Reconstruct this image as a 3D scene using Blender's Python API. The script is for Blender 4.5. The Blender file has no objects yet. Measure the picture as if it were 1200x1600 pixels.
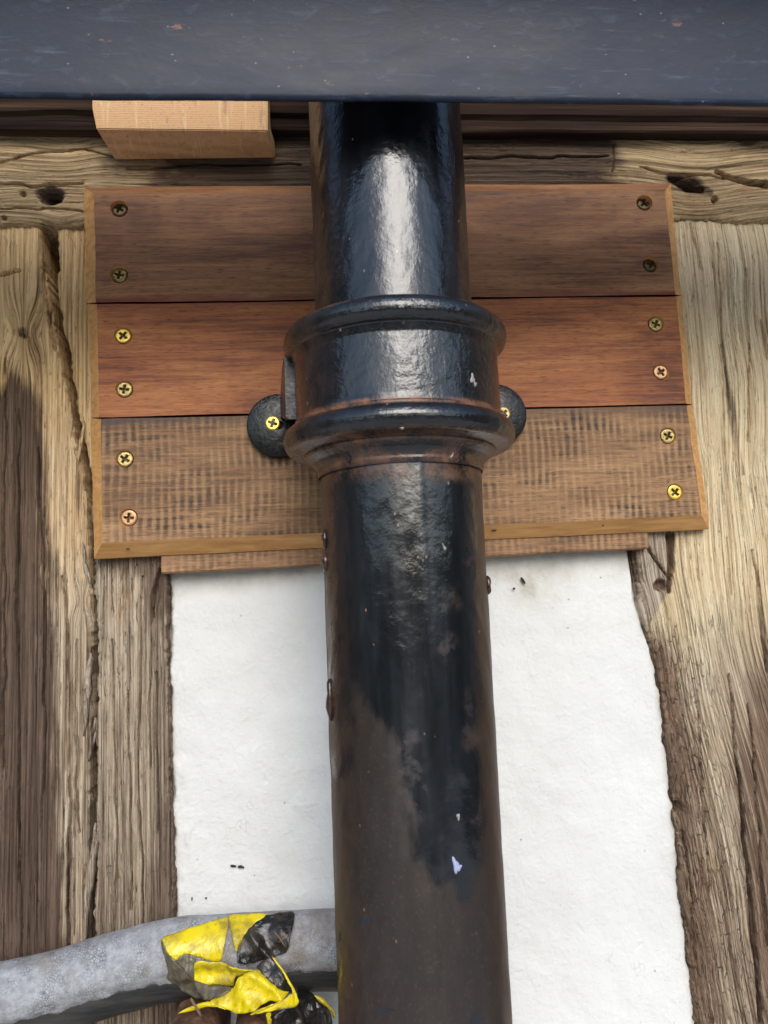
import bpy, bmesh, math, random
import numpy as np
from mathutils import Vector, Matrix

random.seed(7)
S = bpy.context.scene
COL = S.collection

# ------------------------------------------------------------------ camera
F_PX, CX, CY = 1202.0, 600.0, 800.0
CAM = np.array([0.0, -0.40, 0.0])
_n = np.array([-90.0, 147.0, 1202.0]); _n /= np.linalg.norm(_n)
_u = np.array([-407.0, -9800.0, 1168.0]); _u -= _n * _u.dot(_n); _u /= np.linalg.norm(_u)
_x = np.cross(_n, _u)
M = np.stack([_x, _n, _u], axis=1)           # world vector -> lens vector (right, down, forward)
R_, D_, F_ = M.T @ np.array([1.0, 0, 0]), M.T @ np.array([0, 1.0, 0]), M.T @ np.array([0, 0, 1.0])
cam = bpy.data.cameras.new('camera')
cam.sensor_fit = 'VERTICAL'; cam.sensor_height = 24.0
cam.lens = 24.0 * F_PX / 1600.0
cam.clip_start = 0.01; cam.clip_end = 400.0
cam.dof.use_dof = True; cam.dof.focus_distance = 0.375; cam.dof.aperture_fstop = 11.0
camo = bpy.data.objects.new('camera', cam); COL.objects.link(camo)
mw = Matrix.Identity(4)
for i in range(3):
    mw[i][0] = R_[i]; mw[i][1] = -D_[i]; mw[i][2] = -F_[i]; mw[i][3] = CAM[i]
camo.matrix_world = mw
S.camera = camo

# ------------------------------------------------------------------ sky, sun, exposure
SUN_EL, SUN_AZ = math.radians(31), math.radians(175)    # azimuth clockwise from +Y (north)
W = bpy.data.worlds.new('World'); S.world = W; W.use_nodes = True
wn = W.node_tree.nodes; wl = W.node_tree.links
bg = wn['Background']
sky = wn.new('ShaderNodeTexSky'); sky.sky_type = 'NISHITA'; sky.sun_disc = False
sky.sun_elevation = SUN_EL; sky.sun_rotation = SUN_AZ
sky.air_density = 1.3; sky.dust_density = 1.6; sky.ozone_density = 2.5
wl.new(sky.outputs[0], bg.inputs[0]); bg.inputs[1].default_value = 0.15
sun = bpy.data.lights.new('sun', 'SUN'); sun.energy = 1.3; sun.angle = math.radians(36); sun.color = (1, 0.98, 0.96)
suno = bpy.data.objects.new('sun', sun); COL.objects.link(suno)
sd = Vector((math.sin(SUN_AZ) * math.cos(SUN_EL), math.cos(SUN_AZ) * math.cos(SUN_EL), math.sin(SUN_EL)))
suno.rotation_euler = (-sd).to_track_quat('-Z', 'Y').to_euler(); suno.location = (0, -3, 3)
S.view_settings.view_transform = 'Standard'; S.view_settings.look = 'None'
S.view_settings.gamma = 1.0; S.view_settings.use_curve_mapping = False
S.view_settings.exposure = 0.50

# ------------------------------------------------------------------ helpers
def P(px, py, Y):
    """point on the plane y=Y that is measured at photo pixel (px, py)"""
    d = M.T @ np.array([(px - CX), (py - CY), F_PX])
    return CAM + d * ((Y - CAM[1]) / d[1])
def PX(pts):
    v = (np.asarray(pts) - CAM) @ M.T
    return CX + F_PX * v[..., 0] / v[..., 2], CY + F_PX * v[..., 1] / v[..., 2]

def _hash(ix, iy, seed):
    n = (ix.astype(np.int64) * 374761393 + iy.astype(np.int64) * 668265263 + seed * 974634721) & 0xffffffff
    n = ((n ^ (n >> 13)) * 1274126177) & 0xffffffff
    n = ((n ^ (n >> 16)) * 2246822519) & 0xffffffff
    return ((n ^ (n >> 15)) & 0xffffff) / float(0xffffff)
def vnoise(x, y, seed=0):
    x = np.asarray(x, float); y = np.asarray(y, float)
    ix = np.floor(x); iy = np.floor(y); fx = x - ix; fy = y - iy
    fx = fx * fx * fx * (fx * (fx * 6 - 15) + 10); fy = fy * fy * fy * (fy * (fy * 6 - 15) + 10)
    a = _hash(ix, iy, seed); b = _hash(ix + 1, iy, seed); c = _hash(ix, iy + 1, seed); d = _hash(ix + 1, iy + 1, seed)
    return (a + (b - a) * fx) * (1 - fy) + (c + (d - c) * fx) * fy      # 0..1
def fbm(x, y, octs=4, seed=0):
    s = 0; a = 0.5; t = 0
    for i in range(octs):
        s = s + a * vnoise(x * 2 ** i, y * 2 ** i, seed + i * 17); t += a; a *= 0.5
    return s / t * 2 - 1
def sstep(a, b, x):
    t = np.clip((x - a) / (b - a), 0, 1); return t * t * (3 - 2 * t)
def poly_sd(px, py, pts):
    """signed distance in pixels of measured positions to an outline (negative inside)"""
    pts = np.array(pts, float); dmin = np.full(px.shape, 1e9); ins = np.zeros(px.shape, bool)
    for i in range(len(pts)):
        a = pts[i]; b = pts[(i + 1) % len(pts)]; e = b - a
        t = np.clip(((px - a[0]) * e[0] + (py - a[1]) * e[1]) / (e @ e + 1e-9), 0, 1)
        dmin = np.minimum(dmin, np.hypot(px - a[0] - t * e[0], py - a[1] - t * e[1]))
        c = ((a[1] <= py) != (b[1] <= py))
        with np.errstate(divide='ignore', invalid='ignore'):
            xi = a[0] + (py - a[1]) * e[0] / (e[1] if abs(e[1]) > 1e-9 else 1e-9)
        ins ^= c & (px < xi)
    return np.where(ins, -dmin, dmin)
def line_d(px, py, pts):
    """distance to an open polyline of (x, y, half width), divided by the local half width"""
    best = np.full(px.shape, 1e9)
    for a, b in zip(pts[:-1], pts[1:]):
        ex, ey = b[0] - a[0], b[1] - a[1]
        t = np.clip(((px - a[0]) * ex + (py - a[1]) * ey) / (ex * ex + ey * ey + 1e-9), 0, 1)
        best = np.minimum(best, np.hypot(px - a[0] - t * ex, py - a[1] - t * ey) / (a[2] + (b[2] - a[2]) * t))
    return best

def link(name, me, mat, parent=None, smooth=True):
    o = bpy.data.objects.new(name, me); COL.objects.link(o)
    if mat is not None and not me.materials:
        for m in (mat if isinstance(mat, (list, tuple)) else [mat]): me.materials.append(m)
    if smooth: me.polygons.foreach_set('use_smooth', [True] * len(me.polygons))
    if parent is not None: o.parent = parent
    return o
def empty(name, loc):
    o = bpy.data.objects.new(name, None); COL.objects.link(o); o.location = loc; o.empty_display_size = 0.02
    return o
def tag(o, label=None, cat=None, group=None, kind=None):
    if label: o['label'] = label
    if cat: o['category'] = cat
    if group: o['group'] = group
    if kind: o['kind'] = kind
    return o
def origin_to(o, loc):
    loc = Vector(loc); o.data.transform(Matrix.Translation(-loc)); o.location = loc
def mesh_np(name, V, quads):
    me = bpy.data.meshes.new(name)
    V = np.ascontiguousarray(V, dtype=np.float32); quads = np.ascontiguousarray(quads, dtype=np.int32)
    nf, k = quads.shape
    me.vertices.add(len(V)); me.vertices.foreach_set('co', V.ravel())
    me.loops.add(nf * k); me.loops.foreach_set('vertex_index', quads.ravel())
    me.polygons.add(nf); me.polygons.foreach_set('loop_start', np.arange(0, nf * k, k, dtype=np.int32))
    me.update(calc_edges=True)
    return me
def fattr(me, name, vals):
    a = me.attributes.new(name, 'FLOAT', 'POINT'); a.data.foreach_set('value', np.ascontiguousarray(vals, dtype=np.float32).ravel())
def vattr(me, name, vals):
    a = me.attributes.new(name, 'FLOAT_VECTOR', 'POINT'); a.data.foreach_set('vector', np.ascontiguousarray(vals, dtype=np.float32).ravel())
def gridquads(nr, nc, wrap=False):
    r = np.arange(nr - 1)[:, None]; c = np.arange(nc if wrap else nc - 1)[None, :]; c2 = (c + 1) % nc
    return np.stack([r * nc + c, r * nc + c2, (r + 1) * nc + c2, (r + 1) * nc + c], axis=-1).reshape(-1, 4)
def bm_link(name, bm, mat, parent=None, smooth=False):
    me = bpy.data.meshes.new(name); bmesh.ops.recalc_face_normals(bm, faces=bm.faces[:]); bm.to_mesh(me); bm.free()
    return link(name, me, mat, parent, smooth)

# ------------------------------------------------------------------ material helpers
class NT:
    def __init__(s, name):
        s.m = bpy.data.materials.new(name); s.m.use_nodes = True
        s.t = s.m.node_tree; s.n = s.t.nodes; s.l = s.t.links; s.b = s.n['Principled BSDF']; s.out = s.n['Material Output']
    def node(s, typ, ins=None, **kw):
        x = s.n.new(typ)
        for k, v in kw.items(): setattr(x, k, v)
        for k, v in (ins or {}).items(): s.set(x.inputs[k], v)
        return x
    def set(s, sock, v):
        if hasattr(v, 'is_output') and v.is_output: s.l.new(v, sock)
        else: sock.default_value = v
    def attr(s, name, vec=False):
        a = s.node('ShaderNodeAttribute', attribute_name=name); return a.outputs['Vector'] if vec else a.outputs['Fac']
    def objco(s): return s.node('ShaderNodeTexCoord').outputs['Object']
    def vmul(s, v, sc): return s.node('ShaderNodeVectorMath', {0: v, 1: sc}, operation='MULTIPLY').outputs[0]
    def noise(s, v, scale=1.0, detail=4.0, rough=0.55, dist=0.0):
        return s.node('ShaderNodeTexNoise', {'Vector': v, 'Scale': scale, 'Detail': detail, 'Roughness': rough, 'Distortion': dist}).outputs['Fac']
    def math(s, op, a, b=0.0, c=0.0, clamp=False):
        x = s.node('ShaderNodeMath', {0: a, 1: b, 2: c}, operation=op); x.use_clamp = clamp; return x.outputs[0]
    def mr(s, v, a, b, c=0.0, d=1.0):
        return s.node('ShaderNodeMapRange', {0: v, 1: a, 2: b, 3: c, 4: d}).outputs[0]
    def mix(s, f, a, b, blend='MIX'):
        x = s.node('ShaderNodeMix', data_type='RGBA', blend_type=blend); s.set(x.inputs[0], f)
        s.set(x.inputs[6], a if not isinstance(a, tuple) else (*a, 1)); s.set(x.inputs[7], b if not isinstance(b, tuple) else (*b, 1))
        return x.outputs[2]
    def ramp(s, f, stops):
        x = s.node('ShaderNodeValToRGB', {0: f}); e = x.color_ramp.elements
        while len(e) < len(stops): e.new(0.5)
        for i, (p, c) in enumerate(stops): e[i].position = p; e[i].color = (*c, 1)
        return x.outputs[0]
    def bump(s, h, strength=0.5, dist=0.001, normal=None):
        ins = {'Height': h, 'Strength': strength, 'Distance': dist}
        if normal is not None: ins['Normal'] = normal
        return s.node('ShaderNodeBump', ins).outputs[0]
    def fin(s, col=None, rough=None, normal=None, **kw):
        if col is not None: s.set(s.b.inputs['Base Color'], col if not isinstance(col, tuple) else (*col, 1))
        if rough is not None: s.set(s.b.inputs['Roughness'], rough)
        if normal is not None: s.set(s.b.inputs['Normal'], normal)
        for k, v in kw.items(): s.set(s.b.inputs[k], v)
        return s.m
def lin(r, g, b):
    f = lambda c: (c / 255 / 12.92) if c <= 10 else ((c / 255 + 0.055) / 1.055) ** 2.4
    return (f(r), f(g), f(b))

def mat_oak(name, pale, mid, dark, stain, seed=0.0):
    """weathered oak. 'grain' = position in mm warped round knots (x along, y across); 'stain' dark weathering plus painted shade,
    'fresh' orange raw wood, 'tone' warm(+)/grey(-), 'crackle' short cross checks of decayed sapwood"""
    t = NT(name); g = t.attr('grain', True)
    g = t.node('ShaderNodeVectorMath', {0: g, 1: (seed, seed * 2.1, 0)}, operation='ADD').outputs[0]
    fib = t.noise(t.vmul(g, (0.010, 0.85, 0.3)), 1.0, 9, 0.76, 0.0)
    strk = t.noise(t.vmul(g, (0.006, 0.24, 0.1)), 1.0, 7, 0.72, 0.0)
    blot = t.noise(t.vmul(g, (0.020, 0.05, 0.03)), 1.0, 6, 0.65, 0.4)
    speck = t.noise(t.vmul(g, (0.16, 0.8, 1)), 1.0, 4, 0.65)
    f = t.math('ADD', t.math('MULTIPLY', fib, 0.66), t.math('ADD', t.math('MULTIPLY', strk, 0.24), t.math('MULTIPLY', blot, 0.20)))
    def tones(d, m, p, b): return t.ramp(f, [(0.44, d), (0.52, m), (0.59, p), (0.68, b)])
    up = lambda c, k: tuple(min(1, x * k) for x in c)
    c = tones(up(dark, .8), mid, pale, up(pale, 1.25))
    tn = t.attr('tone')
    c = t.mix(t.mr(tn, 0, 1), c, tones(lin(130, 96, 60), lin(200, 162, 110), lin(228, 192, 140), lin(238, 206, 158)))
    c = t.mix(t.mr(tn, 0, -1), c, tones(lin(72, 60, 51), lin(144, 127, 110), lin(194, 179, 160), lin(218, 207, 192)))
    # thin dark checks running with the grain
    chk = t.noise(t.vmul(g, (0.008, 0.6, 1)), 1.0, 3, 0.5, 0.0)
    chk = t.mr(t.math('ABSOLUTE', t.math('SUBTRACT', chk, 0.5)), 0.0, 0.018, 1.0, 0.0)
    chk = t.math('MULTIPLY', chk, t.mr(blot, 0.42, 0.6, 0.0, 0.95))
    sa = t.attr('stain')
    st = t.math('ADD', sa, t.math('MULTIPLY', t.math('SUBTRACT', strk, 0.5), 1.7))
    st = t.math('ADD', st, t.math('MULTIPLY', t.math('SUBTRACT', fib, 0.5), -1.3))
    st = t.math('ADD', st, t.math('MULTIPLY', t.math('SUBTRACT', blot, 0.5), 1.2))
    st = t.math('MULTIPLY', t.mr(st, 0.24, 0.78), t.mr(sa, 0.02, 0.2))
    sc = t.ramp(f, [(0.43, up(stain, .32)), (0.51, stain), (0.60, up(stain, 2.0)), (0.70, up(stain, 3.4))])
    c = t.mix(t.math('MULTIPLY', st, 0.92), c, sc)
    fr = t.math('MULTIPLY', t.attr('fresh'), t.mr(t.noise(t.vmul(g, (0.06, 0.2, 1)), 1.0, 6, 0.75), 0.44, 0.66))
    c = t.mix(fr, c, lin(146, 108, 74))
    c = t.mix(chk, c, up(dark, .22))
    gw = t.node('ShaderNodeVectorMath', {0: g, 1: t.node('ShaderNodeTexNoise', {'Vector': g, 'Scale': .25, 'Detail': 3.0}).outputs['Color']}, operation='ADD').outputs[0]
    vor = t.node('ShaderNodeTexVoronoi', {'Vector': t.vmul(gw, (0.10, 0.52, 0.1)), 'Scale': 1.0}, feature='DISTANCE_TO_EDGE').outputs['Distance']
    crk = t.math('MULTIPLY', t.mr(vor, 0.0, 0.07, 1.0, 0.0), t.math('MULTIPLY', t.attr('crackle'), t.mr(t.noise(t.vmul(g, (.05, .12, 1)), 1, 3), .40, .58)))
    c = t.mix(t.math('MULTIPLY', crk, .42), c, up(dark, .3))
    c = t.mix(t.mr(speck, 0.60, 0.70, 0.0, 0.65), c, up(dark, .4))
    h = t.math('SUBTRACT', t.math('ADD', t.math('MULTIPLY', fib, 1.0), t.math('MULTIPLY', speck, -0.4)), t.math('ADD', t.math('MULTIPLY', chk, 0.6), t.math('MULTIPLY', crk, .7)))
    return t.fin(c, t.mr(fib, 0.3, 0.7, 0.75, 0.9), t.bump(h, 1.0, 0.0011), **{'Specular IOR Level': 0.25})

# ------------------------------------------------------------------ relief slab used by every old timber
def slab(name, along, lo, hi, n_along, n_across, yface, yback, feat, mat, axis='Z', edge=0.004, rough=1.0, seed=1, rag=0.0006):
    """along=(a0,a1); lo(a)/hi(a)=across limits; feat(px,py,a,t)-> dict(depth(m, + = cut in), stain, fresh, warp(mm across))"""
    a = np.linspace(along[0], along[1], n_along)[:, None]
    L = lo(a[:, 0])[:, None] + rag * (fbm(a * 45, a * 0 + seed, 6, seed) + .5 * fbm(a * 400, a * 0 + seed, 3, seed + 1)) * 1.6
    H = hi(a[:, 0])[:, None] + rag * (fbm(a * 45, a * 0 + seed + 9, 6, seed + 3) + .5 * fbm(a * 400, a * 0 + seed, 3, seed + 6)) * 1.6
    u = np.linspace(0, 1, n_across)[None, :]
    T = L + (H - L) * u; A = a + T * 0
    XX, ZZ = (T, A) if axis == 'Z' else (A, T)
    Y = np.full(XX.shape, yface)
    px, py = PX(np.stack([XX, Y, ZZ], -1))
    ft = feat(px, py, A, T)
    am, tm = A * 1000, T * 1000 + ft.get('warp', 0)
    rel = 0.0005 * fbm(am * 0.010, tm * 0.16, 4, seed + 20) + 0.0006 * fbm(am * 0.012, tm * 0.8, 5, seed + 40) + 0.0010 * fbm(am * 0.03, tm * 0.03, 3, seed + 60)
    pits = 0.0016 * np.clip(fbm(am * 0.09, tm * 0.45, 3, seed + 80) - 0.38, 0, 1)
    Y = Y - rel * rough + pits * rough + ft.get('depth', 0)
    d = np.minimum(T - L, H - T); dd = np.clip(edge - d, 0, edge)
    Y = Y + (edge - np.sqrt(np.maximum(edge ** 2 - dd ** 2, 0)))
    Y = np.minimum(Y, yback - 0.0005)
    nr, nc = XX.shape
    V = np.stack([XX, Y, ZZ], -1)
    bl = V[:, :1].copy(); bl[..., 1] = yback; br = V[:, -1:].copy(); br[..., 1] = yback
    V = np.concatenate([bl, V, br], 1)
    b0 = V[:1].copy(); b0[..., 1] = yback; b1 = V[-1:].copy(); b1[..., 1] = yback
    V = np.concatenate([b0, V, b1], 0)
    pad = lambda q: np.pad(np.broadcast_to(q, (nr, nc)), 1, mode='edge')
    q = gridquads(nr + 2, nc + 2)
    if axis != 'Z': q = q[:, ::-1]
    me = mesh_np(name, V.reshape(-1, 3), q)
    fattr(me, 'stain', pad(ft.get('stain', np.zeros((nr, nc))))); fattr(me, 'fresh', pad(ft.get('fresh', np.zeros((nr, nc))))); fattr(me, 'tone', pad(ft.get('tone', np.zeros((nr, nc))))); fattr(me, 'crackle', pad(ft.get('crackle', np.zeros((nr, nc)))))
    vattr(me, 'grain', np.stack([pad(am), pad(tm), V[..., 1] * 1000], -1).reshape(-1, 3))
    o = link(name, me, mat)
    origin_to(o, (float(XX.mean()), yback, float(ZZ.min())))
    return o
def edge_fn(pts, Y, axis='Z'):
    w = np.array([P(x, y, Y) for x, y in pts])
    a, t = (w[:, 2], w[:, 0]) if axis == 'Z' else (w[:, 0], w[:, 2])
    k = np.argsort(a); a, t = a[k], t[k]
    return lambda q: np.interp(q, a, t)
def knot(px, py, A, T, cx, cy, r, amp):
    """push grain lines round a knot"""
    d2 = ((px - cx) / r) ** 2 + ((py - cy) / (r * 1.6)) ** 2
    return amp * np.sign(px - cx) * np.exp(-d2) * (1 - np.exp(-np.abs(px - cx) / (0.3 * r)))

# ================================================================== SETTING
YT = 0.015        # face of the old posts
t = NT('ground_grass'); g = t.objco()
gm = t.fin(t.ramp(t.noise(g, 0.8, 5), [(0.35, (0.025, 0.035, 0.015)), (0.65, (0.055, 0.06, 0.03))]), 0.95)
bm = bmesh.new(); bmesh.ops.create_grid(bm, x_segments=80, y_segments=80, size=150)
for v in bm.verts:                                            # lawn; unseen side banks and far rise added to darken pipe reflections
    r = math.hypot(v.co.x, v.co.y)
    v.co.z = max(0, r - 30) * 0.15 + max(0, min(16, abs(v.co.x) - 8.5)) * 1.05 * max(0, min(1, (v.co.y + 17) / 10)) + 0.5 * math.sin(v.co.x * 0.31 + v.co.y * 0.2) * min(1, r / 30)
o = bm_link('ground', bm, gm, smooth=True); o.location = (0, 0, -2.6); tag(o, kind='structure')
t = NT('bounce_pale'); g = t.objco()
pm = t.fin(t.mix(t.mr(t.noise(g, 3, 5), .35, .65), (0.50, 0.485, 0.45), (0.60, 0.58, 0.55)), 0.9)
bm = bmesh.new(); bmesh.ops.create_cube(bm, size=1)
for v in bm.verts: v.co = Vector((v.co.x * 14.0, v.co.y * 6.0 - 2.9, v.co.z * 0.3))
o = bm_link('bounce_slab', bm, pm); o.location = (0, 0, -2.45); tag(o, kind='structure')  # unseen pale slab added to bounce light up onto the undersides
t = NT('wall_core'); cm = t.fin((0.09, 0.075, 0.06), 0.95, t.bump(t.noise(t.objco(), 90, 5), 0.6, 0.002))
bm = bmesh.new(); bmesh.ops.create_cube(bm, size=1)
for v in bm.verts: v.co = Vector((v.co.x * 14.0, 0.085 + v.co.y * 0.05, v.co.z * 3.4 - 1.0))
tag(bm_link('wall', bm, cm), kind='structure')

# ------------------------------------------------------------------ old timber
OAK_L = mat_oak('oak_left', lin(236, 202, 150), lin(206, 168, 118), lin(112, 84, 56), lin(70, 54, 45), 3.0)
OAK_S = mat_oak('oak_narrow', lin(196, 178, 154), lin(152, 134, 113), lin(82, 67, 55), lin(92, 76, 64), 41.0)
OAK_R = mat_oak('oak_right', lin(238, 218, 180), lin(214, 188, 148), lin(132, 106, 78), lin(98, 77, 62), 77.0)
OAK_B = mat_oak('oak_beam', lin(196, 170, 130), lin(158, 132, 96), lin(80, 63, 47), lin(62, 49, 41), 119.0)

zb = P(0, 2050, YT)[2]
zt = P(60, 353, YT)[2]
# left post
A_right = [(64, 350), (68, 427), (75, 468), (84, 510), (93, 552), (99, 593), (107, 620), (117, 680), (127, 720), (132, 780), (136, 865), (141, 900), (142, 1017), (140, 1100), (139, 1214), (137, 1345), (133, 1476), (131, 1800)]
def feat_a(px, py, A, T):
    w = knot(px, py, A, T, 36, 520, 26, 9) + knot(px, py, A, T, 128, 940, 16, 4)
    ed = np.interp(py, [p[1] for p in A_right], [p[0] for p in A_right])
    s = sstep(540, 640, py + 40 * fbm(px * 0.05, py * 0.004, 3, 5)) * sstep(24, -42, px - np.interp(py, [540, 700, 900, 1200, 1600], [58, 74, 84, 96, 104]) + 18 * fbm(px * 0.03, py * 0.01, 3, 8))
    s = s * np.interp(py, [600, 1000, 1300, 1600], [1.6, 1.3, 0.85, 0.9]) + 0.32 * sstep(900, 1250, py)
    dep = 0.004 * np.exp(-(line_d(px, py, [(66, 420, 3), (78, 500, 4), (86, 545, 2)])) ** 2)
    dep += 0.002 * sstep(1.3, 0.3, line_d(px, py, [(0, 430, 3), (30, 423, 3)])) + 0.0015 * sstep(1.3, .2, line_d(px, py, [(22, 518, 4), (44, 528, 3), (50, 545, 2)]))
    for q in ([(60, 700, 2), (72, 980, 3), (66, 1300, 2)], [(30, 640, 2), (26, 1000, 3), (34, 1500, 2)], [(100, 900, 2), (112, 1200, 4), (104, 1500, 3)], [(8, 560, 2), (6, 1200, 3)], [(118, 1000, 2), (116, 1150, 4), (124, 1300, 3)]):
        j = px + 4 * fbm(py * 0.022, px * 0.01, 3, int(q[0][0]))
        dep += 0.0045 * sstep(0.85, 0.25, line_d(j, py, q))
    s = np.maximum(s, 0.8 * sstep(1.2, 0.4, np.hypot((px - 36) / 14, (py - 519) / 11)))
    return dict(depth=dep + 0.0025 * sstep(14, 0, ed - px) * (py > 700), stain=s, warp=w, tone=-.35 * sstep(600, 720, py) - .45 * sstep(820, 1000, py))
post_a = slab('oak_post', (zb, zt), lambda a: np.full(a.shape, P(-200, 800, YT)[0]), edge_fn(A_right, YT), 760, 280, YT, 0.06, feat_a, OAK_L, edge=0.0022, seed=3, rag=0.0011)
tag(post_a, 'broad oak post at the far left with a long dark weathered stain and knot', 'timber post', 'old oak posts')
# narrow post beside it, its top half running behind the new boards
B_left = [(85, 350), (89, 427), (92, 468), (100, 510), (109, 552), (115, 593), (120, 640), (131, 690), (139, 720), (141, 780), (144, 860), (148, 890), (147, 1010), (149, 1100), (150, 1214), (150, 1345), (146, 1476), (142, 1800)]
B_right = [(235, 350), (250, 700), (259, 880), (262, 930), (261, 1020), (264, 1120), (266, 1250), (269, 1400), (274, 1480), (284, 1800)]
def feat_b(px, py, A, T):
    s = 0.12 + 0.5 * sstep(215, 262, px) + 0.35 * sstep(1050, 1500, py)
    s += 0.75 * sstep(45, 5, np.hypot((px - 248) / 0.55, (py - 930) / 1.1)) + 0.6 * sstep(40, 4, py - 872 - 10 * fbm(px * .05, px * 0, 2, 3)) * (py > 700)  # last term paints the board's shadow onto the post top
    s = np.where(py < 760, 0.0, s)
    fr = sstep(44, 10, np.hypot((px - 190) / 0.7, (py - 940) / 1.4)) + 0.9 * sstep(0, -10, px - np.interp(py, [p[1] for p in B_left], [p[0] + 12 for p in B_left])) * (py < 760)
    dep = 0.006 * sstep(1.2, 0.2, line_d(px, py, [(250, 890, 3), (243, 930, 8), (236, 975, 2)]))
    for q in ([(176, 1000, 1.6), (182, 1300, 2.4), (178, 1500, 1.6)], [(222, 900, 1.6), (216, 1200, 2.6), (226, 1480, 2)], [(200, 1080, 1.5), (205, 1420, 2.5)], [(244, 1050, 2), (247, 1300, 2.6)], [(236, 950, 1.5), (233, 1200, 2)]):
        j = px + 3 * fbm(py * 0.02, px * 0.01, 3, int(q[0][0]))
        dep += 0.004 * sstep(0.9, 0.25, line_d(j, py, q))
    return dict(depth=dep, stain=s, fresh=fr * (py > 760), tone=np.where(py < 800, .95, 0.0), crackle=.35 * (py > 800))
post_b = slab('oak_post', (zb, P(110, 353, YT)[2]), edge_fn(B_left, YT), edge_fn(B_right, YT), 760, 110, YT + 0.001, 0.06, feat_b, OAK_S, edge=0.0022, seed=11, rag=0.0012)
tag(post_b, 'narrow grey oak post between the broad split post and the white plaster', 'timber post', 'old oak posts')
# right post with a waney, curving edge
R_left = [(960, 345), (985, 700), (996, 860), (1003, 905), (1003, 965), (1017, 1000), (1028, 1045), (1036, 1085), (1043, 1150), (1049, 1195), (1052, 1240), (1060, 1300), (1068, 1380), (1076, 1460), (1084, 1530), (1092, 1610), (1105, 1800)]
def feat_r(px, py, A, T):
    lx = np.interp(py, [p[1] for p in R_left], [p[0] for p in R_left])
    tl = px - lx
    w = -(np.interp(py, [300, 900, 1000, 1150, 1300, 1600, 1800], [1003, 1003, 1012, 1036, 1060, 1092, 1105]) - 1003 + 0 * lx) / 3.2 + 5 * fbm(px * 0.006, py * 0.004, 2, 4)
    s = 0.70 * sstep(1085, 1200, px - (py - 1000) * 0.05 + 12 * fbm(px * .02, py * .006, 3, 6)) * sstep(830, 1080, py)
    s += 0.62 * sstep(75, 5, tl) * sstep(930, 1020, py) + 0.30 * sstep(980, 1200, py)
    s += 0.7 * sstep(1.2, 0.5, line_d(px, py, [(1125, 540, 4), (1143, 640, 9), (1160, 740, 4)])) * 0.8
    s = np.maximum(s, sstep(1.25, 0.6, line_d(px, py, [(1048, 836, 8), (1049, 880, 7), (1047, 925, 3)])))  # crevice and diagonal crack: recess shade painted over their cuts
    s = np.maximum(s, sstep(1.2, 0.6, np.hypot((px - 1033) / 13, (py - 914) / 12)))
    s = np.maximum(s, 0.9 * sstep(1.2, .5, line_d(px, py, [(1003, 838, 5), (1020, 868, 3), (1046, 905, 3)])))
    fr = 0.55 * sstep(1.4, 0.3, line_d(px, py, [(1080, 690, 10), (1100, 800, 10), (1070, 850, 8)])) + 0.6 * sstep(40, 8, np.hypot((px - 1110) / .6, (py - 1370) / 1.2))
    dep = 0.007 * sstep(1.25, 0.3, line_d(px, py, [(1048, 836, 7), (1049, 880, 6), (1046, 925, 3)]))
    dep += 0.005 * sstep(1.2, 0.2, np.hypot((px - 1033) / 11, (py - 914) / 10))
    dep += 0.004 * sstep(1.2, .2, line_d(px, py, [(1003, 838, 4), (1020, 868, 3), (1046, 905, 2)]))
    dep += 0.008 * sstep(1.2, 0.2, np.hypot((px - 1063) / 7, (py - 1262) / 9))
    for q, k in (([(1176, 860, 2), (1188, 950, 4), (1202, 1050, 5)], .006), ([(1139, 1054, 2), (1150, 1180, 3), (1163, 1308, 5), (1176, 1440, 5), (1190, 1600, 6)], .008),
                 ([(1120, 380, 1.5), (1128, 520, 2.5), (1142, 640, 2.5)], .003), ([(1080, 350, 2), (1092, 420, 2)], .002), ([(1165, 420, 1.5), (1172, 560, 2), (1170, 690, 2)], .002),
                 ([(1190, 500, 1.5), (1196, 540, 4), (1200, 560, 3)], .003), ([(1136, 840, 1.4), (1142, 930, 2.5)], .002), ([(1170, 1100, 2), (1186, 1300, 3), (1200, 1480, 4)], .005),
                 ([(1090, 1080, 1.5), (1096, 1230, 2.5), (1112, 1400, 2)], .0025), ([(1070, 1300, 1.5), (1092, 1500, 2.5)], .003)):
        j = px + 3 * fbm(py * 0.02, px * 0.01, 3, int(q[0][0]))
        dep += 1.5 * k * sstep(0.9, 0.25, line_d(j, py, q))
    # rough, crumbly waney band beside the plaster
    band = sstep(75, 20, tl) * sstep(930, 1030, py)
    dep += band * (0.0022 * fbm(px * 0.10, py * 0.035, 5, 31) + 0.0010)
    tone = np.minimum(-.62 * sstep(900, 1080, py + 30 * fbm(px * .02, py * .008, 3, 9)), 0)
    tone = np.minimum(tone, -.9 * sstep(3, -3, poly_sd(px, py, [(990, 820), (1046, 820), (1046, 925), (1030, 950), (1012, 985), (990, 985)])))
    return dict(depth=dep, stain=s, fresh=fr, warp=w, tone=tone, crackle=np.clip(sstep(120, 40, tl) + .5 * sstep(1150, 1350, py), 0, 1) * sstep(920, 1040, py) + .25)
post_r = slab('oak_post', (zb, P(1130, 342, YT)[2]), edge_fn(R_left, YT), lambda a: np.full(a.shape, P(1420, 800, YT)[0]), 780, 360, YT, 0.06, feat_r, OAK_R, edge=0.005, seed=23, rag=0.0012)
tag(post_r, 'pale cream oak post at the right with a curved bark edge against the plaster', 'timber post', 'old oak posts')
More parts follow.
